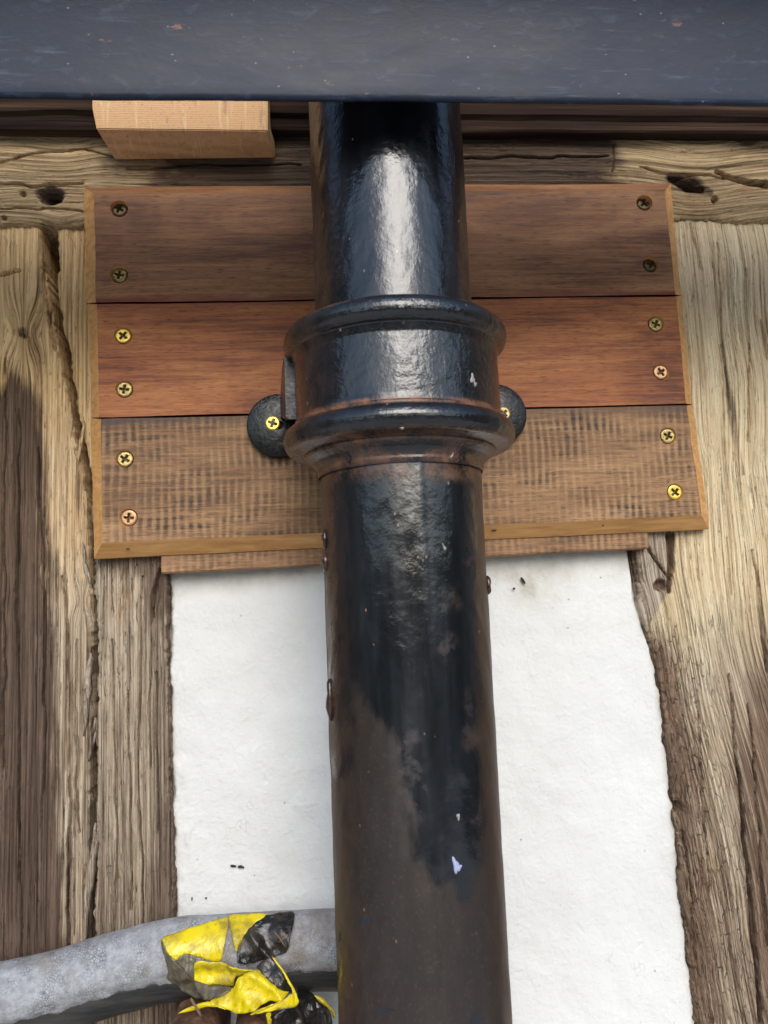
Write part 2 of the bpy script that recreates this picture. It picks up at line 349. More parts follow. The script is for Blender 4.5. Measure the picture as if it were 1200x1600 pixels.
# wall plate
YB = 0.0115
def feat_w(px, py, A, T):
    w = 6 * np.exp(-((px - 90) / 60) ** 2) * fbm(px * .01, py * .02, 2, 9) + 6 * np.exp(-((px - 1090) / 80) ** 2)
    s = 1.05 * sstep(1010, 900, px + 60 * fbm(px * .01, py * .02, 3, 2)) * sstep(180, 300, px + 40 * fbm(px * .02, py * .03, 3, 4))
    s = np.maximum(s, 0.8 * sstep(1.3, .6, np.hypot((px - 1168) / 24, (py - 215) / 14)))
    s = np.maximum(s, 0.9 * sstep(1.2, .4, line_d(px, py, [(1048, 280, 12), (1080, 288, 22), (1110, 300, 8)])))
    s = np.maximum(s, 0.9 * sstep(1.3, .5, np.hypot((px - 80) / 26, (py - 304) / 18)))
    fr = 0.8 * sstep(1.3, .4, line_d(px, py, [(1060, 318, 10), (1110, 315, 16), (1180, 290, 12)])) + .4 * sstep(1.5, .3, line_d(px, py, [(240, 262, 10), (130, 280, 8)]))
    dep = 0.010 * sstep(1.25, 0.2, np.hypot((px - 78) / 20, (py - 306) / 13)) + 0.010 * sstep(1.2, 0.2, line_d(px, py, [(1050, 278, 7), (1075, 287, 12), (1098, 296, 5)]))
    dep += 0.006 * sstep(1.2, .2, np.hypot((px - 1118) / 6, (py - 311) / 6)) + 0.005 * sstep(1.2, .2, np.hypot((px - 36) / 5, (py - 303) / 5)) + .004 * sstep(1.2, .2, np.hypot((px - 6) / 5, (py - 340) / 4))
    for q, k in (([(0, 250, 2), (60, 238, 2.5), (130, 232, 2), (180, 246, 1.5)], .003), ([(720, 246, 3), (850, 247, 3), (950, 243, 2)], .005), ([(200, 262, 2), (320, 258, 3), (470, 256, 2)], .003),
                 ([(0, 285, 2), (50, 292, 3), (130, 286, 2)], .002), ([(1000, 262, 2), (1050, 272, 3), (1200, 282, 2)], .003), ([(960, 222, 1.5), (958, 268, 3)], .002), ([(1120, 270, 4), (1200, 290, 7)], .005), ([(0, 325, 2), (130, 330, 2)], .002)):
        j = py + 5 * fbm(px * 0.02, py * 0.01, 3, int(q[0][0]) + 5)
        dep += 1.4 * k * sstep(1.0, 0.25, line_d(px, j, q))
    return dict(depth=dep, stain=s, fresh=fr, warp=w)
xl, xr = P(-240, 270, YB)[0], P(1460, 270, YB)[0]
beam = slab('wall_plate', (xl, xr), edge_fn([(-200, 352), (0, 353), (130, 351), (500, 350), (1060, 340), (1200, 345), (1400, 347)], YB, 'X'), lambda a: np.full(a.shape, P(600, 150, YB)[2]), 1100, 170, YB, 0.06, feat_w, OAK_B, axis='X', edge=0.004, rough=1.2, seed=37, rag=0.0011)
tag(beam, 'rough weathered oak wall plate running across above the new boards', 'timber beam')

# ------------------------------------------------------------------ loose slivers of the left post (parts of it)
def sliver(pts, r, parent, tone=.7):
    bm = bmesh.new(); rings = []
    n = len(pts)
    W_ = [Vector(P(x, y, Y)) for x, y, Y in pts]
    q = []
    for a, b in zip(W_[:-1], W_[1:]):
        for f in (0, .33, .67): q.append(a.lerp(b, f) + Vector((random.uniform(-.0004, .0004), random.uniform(-.0003, .0003), 0)))
    W_ = q + [W_[-1]]; n = len(W_)
    for i, p in enumerate(W_):
        k = r * math.sin(math.pi * (0.10 + 0.86 * i / (n - 1))) ** 0.8 * random.uniform(.8, 1.2)
        rings.append([bm.verts.new(p + Vector((k * c, k * 0.9 * s_, 0))) for c, s_ in ((1, 0.1), (0.3, -1), (-0.9, -0.5), (-0.6, 0.9))])
    for a, b in zip(rings[:-1], rings[1:]):
        for j in range(4): bm.faces.new((a[j], a[(j + 1) % 4], b[(j + 1) % 4], b[j]))
    bm.faces.new(rings[0]); bm.faces.new(rings[-1])
    me = bpy.data.meshes.new('splinter'); bmesh.ops.recalc_face_normals(bm, faces=bm.faces[:]); bm.to_mesh(me); bm.free()
    co = np.array([v.co[:] for v in me.vertices])
    vattr(me, 'grain', np.stack([co[:, 2] * 1000, co[:, 0] * 1000, co[:, 1] * 1000], -1)); fattr(me, 'stain', np.zeros(len(co))); fattr(me, 'fresh', np.zeros(len(co))); fattr(me, 'tone', np.zeros(len(co)) + tone); fattr(me, 'crackle', np.zeros(len(co)))
    o = link('splinter', me, OAK_S, None)
    me.transform(Matrix.Translation(-parent.location)); o.parent = parent
for pts, r in (([(128, 838, .017), (133, 880, .016), (141, 905, .016), (144, 918, .018)], .0016),
               ([(143, 1020, .018), (139, 1060, .015), (134, 1110, .014), (131, 1150, .016)], .0026),
               ([(150, 1120, .018), (145, 1140, .016), (139, 1165, .017)], .0013),
               ([(151, 1140, .018), (144, 1165, .016), (138, 1190, .017)], .0015),
               ([(151, 1285, .018), (146, 1340, .015), (137, 1400, .014), (130, 1490, .017)], .0026),
               ([(108, 618, .018), (111, 660, .016), (110, 710, .017)], .0022),
               ([(131, 655, .016), (128, 690, .0145), (121, 730, .016)], .0014)):
    sliver(pts, r * .8, post_a, .7 if pts[0][1] < 800 else -.55)

# ------------------------------------------------------------------ white plaster panel
t = NT('plaster_white'); g = t.objco()
n1 = t.noise(g, 55, 6, 0.6); n2 = t.noise(g, 420, 4, 0.6); n3 = t.noise(g, 14, 3, 0.5)
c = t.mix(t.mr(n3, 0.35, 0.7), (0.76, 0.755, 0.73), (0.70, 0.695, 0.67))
c = t.mix(t.math('MULTIPLY', t.attr('dirt_shade'), t.mr(n1, 0.35, 0.65)), c, lin(176, 168, 150))
sp = t.node('ShaderNodeTexVoronoi', {'Vector': g, 'Scale': 150.0, 'Randomness': 1.0})
spm = t.math('MULTIPLY', t.mr(sp.outputs['Distance'], 0.05, 0.12, 1.0, 0.0), t.mr(t.noise(g, 40, 2), 0.56, 0.62))
c = t.mix(t.math('MULTIPLY', spm, 0.6), c, lin(110, 98, 84))
hl = t.noise(t.vmul(g, (1, 1, .6)), 26, 4, .55)
hl = t.math('MULTIPLY', t.mr(t.math('ABSOLUTE', t.math('SUBTRACT', hl, .5)), 0, .004, 1, 0), t.mr(t.noise(g, 18, 2), .56, .66))
c = t.mix(t.math('MULTIPLY', hl, .2), c, lin(120, 112, 100))
PLASTER = t.fin(c, 0.72, t.bump(t.math('ADD', t.math('MULTIPLY', n1, 1.0), t.math('MULTIPLY', n2, 0.35)), 0.65, 0.0022))
YP = 0.0215
nz, nx = 520, 420
Z = np.linspace(P(600, 2050, YP)[2], P(600, 800, YP)[2], nz)[:, None] + np.zeros((1, nx)); X = np.linspace(P(245, 1200, YP)[0], P(1118, 1200, YP)[0], nx)[None, :] + np.zeros((nz, 1))
Y = np.full(X.shape, YP); px, py = PX(np.stack([X, Y, Z], -1))
Y = YP - 0.0020 * fbm(X * 18, Z * 12, 4, 5) - 0.0005 * fbm(X * 110, Z * 80, 4, 6)
ledge = px - np.interp(py, [p[1] for p in B_right], [p[0] for p in B_right]); redge = np.interp(py, [p[1] for p in R_left], [p[0] for p in R_left]) - px
ragl = 6 + 5 * fbm(py * 0.05, px * 0, 4, 2); ragr = 4 + 5 * fbm(py * 0.05, px * 0, 4, 12)
Y = Y + 0.006 * sstep(3, -8, ledge - ragl) + 0.007 * sstep(3, -6, redge - ragr) + 0.010 * sstep(14, 0, redge - 6) * sstep(965, 900, py)
Y = Y - 0.0018 * sstep(26, 4, np.abs(ledge - 14)) * np.clip(fbm(px * .06, py * .03, 3, 21) + .2, 0, 1)
for fx, fy, fa, fl in ((365, 1180, 1.35, 34), (412, 1215, 1.2, 14), (905, 1450, .9, 20), (1000, 1480, 2.4, 14)):    # trowel nicks
    Y = Y + 0.0005 * sstep(1.5, 0.2, line_d(px, py, [(fx - fl * .5 * math.cos(fa), fy - fl * .5 * math.sin(fa), 1.2), (fx + fl * .5 * math.cos(fa), fy + fl * .5 * math.sin(fa), 2.2)]))
me = mesh_np('plaster_panel', np.stack([X, Y, Z], -1).reshape(-1, 3), gridquads(nz, nx))
dirt_shade = 0.55 * sstep(45, 0, py - np.interp(px, [262, 505, 755, 1000], [905, 890, 880, 872])) + 0.8 * sstep(14, 2, ledge) + 0.8 * sstep(16, 3, redge) + 0.45 * sstep(90, 20, np.hypot(px - 830, (py - 915) * 1.6)) + .5 * sstep(22, 4, np.hypot(px - 828, py - 918))  # first term paints the batten's shade on the plaster, the rest is grime
fattr(me, 'dirt_shade', np.clip(dirt_shade, 0, 1))
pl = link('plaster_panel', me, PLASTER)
sol = pl.modifiers.new('thickness', 'SOLIDIFY'); sol.thickness = 0.03; sol.offset = -1
origin_to(pl, (0.03, YP, float(Z.min())))
tag(pl, 'uneven white painted plaster panel behind the lower downpipe', 'wall panel')
# dark flecks stuck on the plaster
t = NT('grime'); GRIME = t.fin((0.03, 0.025, 0.02), 0.9)
def fleck(pts, Y, mat, parent, name='fleck', th=0.0006):
    bm = bmesh.new(); f = []
    for x, y in pts: f.append(bm.verts.new(P(x, y, Y)))
    face = bm.faces.new(f); r = bmesh.ops.extrude_face_region(bm, geom=[face])
    for v in r['geom']:
        if isinstance(v, bmesh.types.BMVert): v.co.y -= th * random.uniform(0.6, 1.2)
    o = bm_link(name, bm, mat); o.data.transform(Matrix.Translation(-parent.matrix_basis.translation)); o.parent = parent
    return o
def blob_px(cx, cy, rx, ry, rot=0, n=8):
    return [(cx + math.cos(rot) * rx * k * math.cos(q) - math.sin(rot) * ry * k * math.sin(q), cy + math.sin(rot) * rx * k * math.cos(q) + math.cos(rot) * ry * k * math.sin(q)) for q, k in [(2 * math.pi * i / n, random.uniform(.7, 1.15)) for i in range(n)]]
for b in ((364, 1353, 5, 2, .1), (375, 1354, 5, 2.5, -.1), (380, 1355, 2, 1.5, 0), (817, 907, 2.5, 6, -.5), (803, 920, 2, 2, 0), (322, 1403, 1.5, 1.5, 0), (1155 - 90, 1368, 2, 2, 0), (300, 1404, 1, 3, 0)):
    fleck(blob_px(*b), YP - 0.0012, GRIME, pl)

# ------------------------------------------------------------------ fascia rail and oak block under the gutter
t = NT('rail_brown'); g = t.objco()
n = t.noise(t.vmul(g, (4, 90, 160)), 1, 5, .6, .3)
RAIL = t.fin(t.ramp(n, [(0.38, lin(30, 22, 19)), (0.55, lin(54, 40, 33)), (0.75, lin(98, 76, 56))]), 0.9, t.bump(n, 0.8, 0.0015), **{'Specular IOR Level': .1})
YR = 0.002
zr = P(600, 203, YR)[2]
bm = bmesh.new()
prof = [(0.011, zr + .0005), (YR + .001, zr), (YR, zr + .0012), (YR, zr + .004), (YR + .0018, zr + .0052), (YR + .0018, zr + .0075), (YR - .0012, zr + .0092), (YR - .0012, zr + .3), (0.011, zr + .3)]
xs = np.linspace(-0.55, 0.55, 90)
rr = [[bm.verts.new((x, y + .0004 * float(fbm(np.array(x * 30), np.array(z * 200), 3, 4)), z + .0014 * float(fbm(np.array(x * 22), np.array(z * 160), 4, 8)))) for y, z in prof] for x in xs]
for a, b in zip(rr[:-1], rr[1:]):
    for j in range(len(prof)): k = (j + 1) % len(prof); bm.faces.new((a[j], b[j], b[k], a[k]))
bm.faces.new(rr[0]); bm.faces.new(rr[-1])
rail = bm_link('fascia_rail', bm, RAIL); origin_to(rail, (0, 0.006, zr))
tag(rail, 'dark brown moulded timber rail just below the gutter', 'fascia rail')

t = NT('fresh_oak'); g = t.objco()
geo = t.node('ShaderNodeTexCoord').outputs['Normal']
ring = t.node('ShaderNodeTexWave', {'Vector': t.vmul(g, (0.35, 1.0, 1.0)), 'Scale': 260.0, 'Distortion': 4.0, 'Detail': 3.0, 'Detail Scale': 0.6}, bands_direction='Z').outputs['Fac']
ray = t.noise(t.vmul(g, (420, 60, 26)), 1, 4, .6, .5)
pore = t.noise(t.vmul(g, (900, 900, 900)), 1, 2, .5)
c = t.mix(t.mr(ring, 0.2, 0.9, 0, .55), lin(212, 168, 120), lin(186, 138, 94))
c = t.mix(t.mr(ray, 0.56, 0.66, 0, .7), c, lin(222, 186, 142))
c = t.mix(t.mr(t.noise(t.vmul(g, (260, 200, 60)), 1, 3), .62, .72, 0, .5), c, lin(140, 110, 92))
c = t.mix(t.mr(pore, .62, .7, 0, .5), c, lin(130, 90, 60))
BLOCK = t.fin(c, 0.75, t.bump(t.math('ADD', t.math('MULTIPLY', ray, .5), pore), .4, .0006))
yf, yk = -0.0125, 0.0112
c1 = [P(150, 202, yf), P(418, 205, yf), P(430, 247, yk), P(180, 250, yk)]     # underside: front left, front right, back right, back left
bm = bmesh.new()
zf = P(280, 203, yf)[2]; top = zf + 0.07
def bv(x, y, z): return bm.verts.new((x, y, z))
xl0, xr0 = c1[0][0], c1[1][0]; xl1, xr1 = c1[3][0], c1[2][0]
yn = YR - 0.0022
fl = [bv(xl0 - .0035, yf, top), bv(xl0 - .002, yf, zf + .012), bv(xl0, yf + .0006, c1[0][2] + .0006), bv(xl1, yk, c1[3][2]), bv(xl1, yk, zr - .0012), bv(xl0 - .001, yn, zr - .0012), bv(xl0 - .003, yn, top)]
fr = [bv(xr0 + .001, yf, top), bv(xr0 + .0005, yf, zf + .012), bv(xr0, yf + .0006, c1[1][2] + .0006), bv(xr1, yk, c1[2][2]), bv(xr1, yk, zr - .0012), bv(xr0 + .001, yn, zr - .0012), bv(xr0 + .001, yn, top)]
for j in range(7): k = (j + 1) % 7; bm.faces.new((fl[j], fr[j], fr[k], fl[k]))
bm.faces.new(fl); bm.faces.new(fr)
bmesh.ops.recalc_face_normals(bm, faces=bm.faces[:])
bmesh.ops.bevel(bm, geom=[e for e in bm.edges if e.calc_length() > .004], offset=.0005, segments=2, affect='EDGES')
blk = bm_link('oak_block', bm, BLOCK); origin_to(blk, (xl0, yk, zf))
tag(blk, 'freshly cut pale oak block tucked under the gutter left of the downpipe', 'wood block')

# ------------------------------------------------------------------ hardwood backing board: three screwed planks and a batten
def mat_hard(name, a, b, d, sawn=0.0, seed=0.0, band=None, bcol=(0.1, 0.05, 0.04)):
    t = NT(name); g = t.node('ShaderNodeVectorMath', {0: t.objco(), 1: (seed, seed, seed * .7)}, operation='ADD').outputs[0]
    fib = t.noise(t.vmul(g, (22, 300, 560)), 1, 7, .72, .5); big = t.noise(t.vmul(g, (7, 30, 34)), 1, 4, .6, 1.2)
    pore = t.noise(t.vmul(g, (150, 900, 2200)), 1, 3, .55)
    f = t.math('ADD', t.math('MULTIPLY', fib, .5), t.math('MULTIPLY', big, .5))
    c = t.ramp(f, [(0.39, d), (0.5, a), (0.63, b)])
    c = t.mix(t.mr(pore, .55, .68, 0, .75), c, tuple(x * .45 for x in d))
    h = t.math('MULTIPLY', fib, .4)
    if sawn:
        sx = t.node('ShaderNodeSeparateXYZ', {0: g})
        kerf = t.math('SINE', t.math('ADD', t.math('MULTIPLY', sx.outputs[0], 1500.0), t.math('MULTIPLY', t.noise(t.vmul(g, (38, 1, 22)), 1, 3), 8.0)))
        kmask = t.mr(t.noise(t.vmul(g, (45, 10, 90)), 1, 5, .7), .38, .62, 0.0, 1.0)
        fl = t.noise(t.vmul(g, (32, 60, 460)), 1, 6, .74, .3)
        k = t.math('MULTIPLY', t.mr(kerf, -.6, .9), kmask)
        patch = t.noise(t.vmul(g, (16, 4, 30)), 1, 4, .6)
        dk = t.math('MULTIPLY', t.mr(t.math('ADD', t.math('MULTIPLY', k, .22), fl), .48, .80), t.mr(patch, .38, .60, .12, 1.5))
        c = t.mix(t.math('MULTIPLY', dk, .74 * sawn), c, lin(62, 47, 40))
        c = t.mix(t.math('MULTIPLY', t.mr(t.noise(t.vmul(g, (40, 60, 520)), 1, 4, .7, .3), .60, .74), .75 * sawn), c, lin(58, 44, 38))
        c = t.mix(t.math('MULTIPLY', t.mr(t.math('ADD', kerf, t.math('MULTIPLY', t.math('SUBTRACT', kmask, .5), -1.2)), -.2, -1.2), .16 * sawn), c, lin(206, 172, 132))
        h = t.math('ADD', h, t.math('SUBTRACT', t.math('MULTIPLY', k, -.7 * sawn), t.math('MULTIPLY', fl, .5)))
    else:
        pass
    if band:                                     # grimy strip along a joint: two pixels on the joint, width in m, side
        o3 = t.node('ShaderNodeSeparateXYZ', {0: t.objco()})
        pa, pb = P(*band[0], 0.0) - board_np, P(*band[1], 0.0) - board_np; sl = (pb[2] - pa[2]) / (pb[0] - pa[0])
        dist = t.math('MULTIPLY', t.math('SUBTRACT', o3.outputs[2], t.math('ADD', t.math('MULTIPLY', t.math('SUBTRACT', o3.outputs[0], float(pa[0])), float(sl)), float(pa[2]))), float(band[3]))
        wob = t.math('ADD', dist, t.math('MULTIPLY', t.math('SUBTRACT', t.noise(t.vmul(g, (30, 30, 160)), 1, 5, .65), .5), band[2] * 2.2))
        c = t.mix(t.math('MULTIPLY', t.mr(wob, band[2], band[2] * .35, 0, .85), t.mr(t.noise(t.vmul(g, (9, 9, 60)), 1, 3), .36, .56, .25, 1)), c, bcol)
    return t.fin(c, t.mr(fib, .3, .7, .5, .68), t.bump(h, .5, .0008), **{'Specular IOR Level': .35})
board_np = P(600, 850, 0.0132)
H1 = mat_hard('hardwood_top', lin(144, 98, 64), lin(174, 126, 86), lin(94, 59, 40), 0, 1.0, ((150, 472), (1055, 460), .0042, 1.0), lin(120, 58, 46))
H2 = mat_hard('hardwood_red', lin(166, 100, 60), lin(196, 132, 80), lin(108, 60, 38), 0, 2.3, ((151, 476), (1056, 463), .0036, -1.0), lin(126, 66, 56))
H3 = mat_hard('hardwood_sawn', lin(150, 112, 76), lin(178, 140, 100), lin(108, 76, 50), 1.0, 5.1, ((158, 655), (1073, 634), .0060, -1.0), lin(84, 66, 62))
H4 = mat_hard('hardwood_batten', lin(150, 112, 78), lin(176, 138, 100), lin(106, 78, 54), .75, 8.2)
t = NT('planed_edge'); g = t.objco(); fib = t.noise(t.vmul(g, (40, 200, 300)), 1, 5, .6, .6)
CHAM = t.fin(t.ramp(fib, [(.3, lin(182, 128, 72)), (.55, lin(212, 158, 96)), (.75, lin(226, 178, 116))]), .6, t.bump(fib, .25, .0005))
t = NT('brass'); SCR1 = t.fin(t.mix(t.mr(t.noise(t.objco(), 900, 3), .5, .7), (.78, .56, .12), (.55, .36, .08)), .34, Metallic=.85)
t = NT('brass_shaded'); SCR2 = t.fin(t.mix(t.mr(t.noise(t.objco(), 900, 3), .45, .6), (.52, .40, .16), (.25, .18, .08)), .45, Metallic=.8)  # dimmer copy of the brass, shade painted into its colour
t = NT('brass_pink_reflection'); SCR3 = t.fin(t.mix(t.mr(t.noise(t.objco(), 900, 3), .5, .7), (.60, .35, .19), (.40, .24, .14)), .42, Metallic=.8)  # pink of a reflection painted into the brass
t = NT('screw_shaded'); SCR4 = t.fin(t.mix(t.mr(t.noise(t.objco(), 900, 3), .5, .65), (.11, .085, .05), (.24, .18, .08)), .45, Metallic=.6)  # darkest copy for shaded sunk screws, shade painted into the metal

t = NT('screw_slot_shade'); SLOT = t.fin((.17, .115, .045), .6, Metallic=.3)  # shade of the deep recess painted as a darker colour
def screw_mesh(name, mat):
    nr, na = 26, 72; rad = 0.0040
    r = np.linspace(0.0, 1, nr)[:, None] * np.ones((1, na)); q = np.linspace(0, 2 * np.pi, na, endpoint=False)[None, :] + 0 * r
    x, z = r * np.cos(q), r * np.sin(q)
    arm = np.minimum(np.abs(x), np.abs(z)); ln = np.maximum(np.abs(x), np.abs(z))
    dep = sstep(.17, .11, arm) * sstep(.64, .54, ln) * (1 - .25 * ln) * .0024
    dep = np.maximum(dep, .0019 * sstep(.28, .14, r))
    pozi = .00018 * sstep(.05, .02, np.abs(np.abs(x) - np.abs(z))) * sstep(.62, .5, r) * sstep(.28, .34, r)
    y = dep + pozi + .00028 * sstep(.82, 1.0, r)
    V = np.stack([x * rad, y, z * rad], -1)
    skirt = V[-1:].copy(); skirt[..., 1] += .0004; sk2 = skirt.copy(); sk2[..., [0, 2]] *= .45; sk2[..., 1] += .0028
    sk3 = sk2.copy(); sk3[..., 1] += .010
    V = np.concatenate([V, skirt, sk2, sk3], 0)
    me = mesh_np(name, V.reshape(-1, 3), gridquads(nr + 3, na, True))
    me.materials.append(mat); me.materials.append(SLOT)
    qd = gridquads(nr + 3, na, True); df = np.concatenate([dep, np.zeros((3, na))], 0).ravel()[qd].mean(1)
    me.polygons.foreach_set('material_index', (df > .0007).astype(np.int32))
    me.polygons.foreach_set('use_smooth', [True] * len(me.polygons))
    return me
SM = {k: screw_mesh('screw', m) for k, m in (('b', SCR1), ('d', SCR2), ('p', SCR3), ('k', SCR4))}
def screw(px, py, Y, kind, rot, parent, label=None, base=(0, 0, 0), tilt=0.0, sc=1.0):
    o = bpy.data.objects.new('screw', SM[kind]); COL.objects.link(o)
    o.location = Vector(P(px, py, Y)) - Vector(base); o.rotation_euler = (tilt, rot, 0); o.scale = (sc, sc, sc); o.parent = parent
    if label: o['label'] = label
    return o

BT = 0.0132; CH = 0.0088
board_loc = Vector(P(600, 850, BT))
board = empty('backing_board', board_loc)
tag(board, 'reddish hardwood backing board of three screwed planks behind the downpipe', 'board')
def plank(front, outer, cham, mats, label, screws, bandfn, seed):
    """front/outer: TL, TR, BR, BL pixels at y=0 and y=CH; cham: which sides carry the pale bevel"""
    n1, n2 = 46, 12
    def loop(c, Y, wob):
        w = [P(x, y, Y) for x, y in c]; out = []
        for k, (a, b, n) in enumerate(((w[0], w[1], n1), (w[1], w[2], n2), (w[2], w[3], n1), (w[3], w[0], n2))):
            for i in range(n):
                f = i / n; p = a + (b - a) * f; j = wob * float(fbm(np.array(f * 5 + k * 7), np.array(float(seed)), 3, seed)) * (1 if 0 < i else .3)
                out.append(Vector((p[0] + (j if k % 2 else 0), Y, p[2] + (0 if k % 2 else j))))
        return out
    bm = bmesh.new()
    Lf = [bm.verts.new(v) for v in loop(front, 0.0, .0004)]; Lm = [bm.verts.new(v) for v in loop(outer, CH, .00035)]
    Lb = [bm.verts.new(Vector((v.co.x, BT, v.co.z))) for v in Lm]
    N = len(Lf); side = [0] * n1 + [1] * n2 + [2] * n1 + [3] * n2
    bm.faces.new(Lf); bm.faces.new(list(reversed(Lb)))
    for i in range(N):
        k = (i + 1) % N
        f = bm.faces.new((Lf[i], Lm[i], Lm[k], Lf[k])); f.material_index = 1 if side[i] in cham else 0
        f = bm.faces.new((Lm[i], Lb[i], Lb[k], Lm[k])); f.material_index = 1 if side[i] in cham else 0
    bmesh.ops.recalc_face_normals(bm, faces=bm.faces[:])
    me = bpy.data.meshes.new('plank'); bm.to_mesh(me); bm.free()
    for m in mats: me.materials.append(m)
    tmp = bpy.data.objects.new('plank_tmp', me); COL.objects.link(tmp)
    cb = bmesh.new()
    for (x, y, kind, sunk, rot) in screws:          # countersunk holes, really cut
        p = P(x, y, 0.0); ring = []
        for yy, rr in ((-.002, .0048), (sunk * .75, .0047), (sunk + .0016, .0042), (sunk + .006, .0016)):
            ring.append([cb.verts.new((p[0] + rr * math.cos(a), yy, p[2] + rr * math.sin(a))) for a in np.linspace(0, 2 * math.pi, 28, endpoint=False)])
        for a, b in zip(ring[:-1], ring[1:]):
            for i in range(28): cb.faces.new((a[i], a[(i + 1) % 28], b[(i + 1) % 28], b[i]))
        cb.faces.new(ring[0]); cb.faces.new(ring[-1])
    bmesh.ops.recalc_face_normals(cb, faces=cb.faces[:])
    cme = bpy.data.meshes.new('cut'); cb.to_mesh(cme); cb.free(); cme.materials.append(mats[0]); cme.materials.append(mats[1])
    cme.polygons.foreach_set('material_index', [1] * len(cme.polygons))
    co = bpy.data.objects.new('cut', cme); COL.objects.link(co)
    md = tmp.modifiers.new('b', 'BOOLEAN'); md.operation = 'DIFFERENCE'; md.object = co; md.solver = 'EXACT'
    dg = bpy.context.evaluated_depsgraph_get(); res = bpy.data.meshes.new_from_object(tmp.evaluated_get(dg))
    bpy.data.objects.remove(tmp); bpy.data.objects.remove(co)
    # finer mesh so edge bands of colour can follow the plank edges
    bm = bmesh.new(); bm.from_mesh(res); bmesh.ops.triangulate(bm, faces=bm.faces[:])
    bm.to_mesh(res); bm.free(); res.name = 'plank'
    cs = np.array([v.co[:] for v in res.vertices])
    fattr(res, 'edgeband', bandfn(cs) if bandfn else np.zeros(len(cs)))
    o = link('plank', res, None, None, smooth=False); res.transform(Matrix.Translation(-board_loc)); o.parent = board
    if label: o['label'] = label
    for (x, y, kind, sunk, rot) in screws:
        screw(x, y, sunk, kind, rot, o, {'k': 'screw sunk deep in the plank, its shade put into the colour', 'p': 'brass screw with a pinkish reflection put into its colour'}.get(kind), board_loc, random.uniform(-.06, .06))
    return o
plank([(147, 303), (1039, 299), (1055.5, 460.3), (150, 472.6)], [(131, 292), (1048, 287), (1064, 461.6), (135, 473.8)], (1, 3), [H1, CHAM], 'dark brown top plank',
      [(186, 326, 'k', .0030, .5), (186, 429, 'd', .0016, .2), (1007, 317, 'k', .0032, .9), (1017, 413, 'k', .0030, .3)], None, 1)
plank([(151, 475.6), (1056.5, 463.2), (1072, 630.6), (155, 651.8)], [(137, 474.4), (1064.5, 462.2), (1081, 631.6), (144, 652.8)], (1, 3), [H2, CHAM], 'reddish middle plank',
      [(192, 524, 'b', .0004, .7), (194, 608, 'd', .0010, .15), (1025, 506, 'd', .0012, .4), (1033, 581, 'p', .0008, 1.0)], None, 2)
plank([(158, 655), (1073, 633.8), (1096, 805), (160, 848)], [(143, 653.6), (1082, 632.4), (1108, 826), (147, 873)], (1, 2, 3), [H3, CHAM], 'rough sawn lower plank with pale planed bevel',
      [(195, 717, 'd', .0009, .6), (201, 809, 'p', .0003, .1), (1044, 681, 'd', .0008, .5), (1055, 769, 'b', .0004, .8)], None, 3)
# batten
bm = bmesh.new()
q = [P(252, 869, .0095), P(1012, 834, .0095), P(1004, 857, .0095), P(253, 896, .0095)]
nseg = 40; rows = []
for i in range(nseg + 1):
    f = i / nseg; a = q[0] + (q[1] - q[0]) * f; b = q[3] + (q[2] - q[3]) * f; j = .0004 * float(fbm(np.array(f * 9), np.array(2.0), 3, 4))
    zt_ = max(a[2], P(600, 850, .0135)[2] + .0)
    rows.append([bm.verts.new((a[0], .0098, a[2] + .004)), bm.verts.new((a[0], .0095, b[2] + .0008 + j)), bm.verts.new((a[0], .0103, b[2] + j)), bm.verts.new((a[0], .0205, b[2] + j)), bm.verts.new((a[0], .0205, a[2] + .004))])
for a, b in zip(rows[:-1], rows[1:]):
    for j in range(5): k = (j + 1) % 5; bm.faces.new((a[j], b[j], b[k], a[k]))
bm.faces.new(rows[0]); bm.faces.new(rows[-1])
for v in bm.verts:
    if v.co.z > q[3][2] + .2: pass
me = bpy.data.meshes.new('batten'); bmesh.ops.recalc_face_normals(bm, faces=bm.faces[:]); bm.to_mesh(me); bm.free(); fattr(me, 'edgeband', np.zeros(len(me.vertices)))
me.transform(Matrix.Translation(-board_loc)); o = link('batten', me, H4, board, smooth=False); o['label'] = 'thin batten showing below the lower plank'
# specks of grit caught on the bevel
for b in ((943, 818, 2, 5, .5), (772, 829, 5, 1.5, -.15), (200, 858, 4, 1, 0)):
    o = fleck(blob_px(*b), .0035, GRIME, board)

# ------------------------------------------------------------------ cast-iron downpipe
t = NT('iron_paint'); g = t.objco()
worn = t.attr('worn'); dust = t.attr('dust'); sep = t.node('ShaderNodeSeparateXYZ', {0: g})
n1 = t.noise(g, 150, 4, .6); n2 = t.noise(t.vmul(g, (1, 1, .35)), 60, 7, .72); n3 = t.noise(g, 900, 3, .6); n4 = t.noise(t.vmul(g, (1, 1, .12)), 120, 4, .6)
w = t.mr(t.math('ADD', worn, t.math('MULTIPLY', t.math('SUBTRACT', n2, .5), 1.0)), .28, .72)
blk_c = t.mix(t.mr(n4, .4, .7), (.006, .007, .0095), (.014, .016, .021))
brn = t.mix(t.mr(n2, .35, .65), lin(33, 25, 20), lin(48, 37, 30))
brn = t.mix(t.mr(n3, .58, .72, 0, .6), brn, lin(84, 64, 52))
c = t.mix(w, blk_c, brn)
rust = t.math('MULTIPLY', t.attr('rust'), t.mr(n1, .46, .62))
c = t.mix(t.math('MULTIPLY', rust, .35), c, lin(84, 60, 48))
d = t.math('MULTIPLY', dust, t.mr(t.math('ADD', n1, t.math('MULTIPLY', n3, .4)), .52, .85))
c = t.mix(t.math('MULTIPLY', d, .95), c, lin(136, 92, 64))
spk = t.node('ShaderNodeTexVoronoi', {'Vector': t.vmul(g, (1, 1, .6)), 'Scale': 230.0})
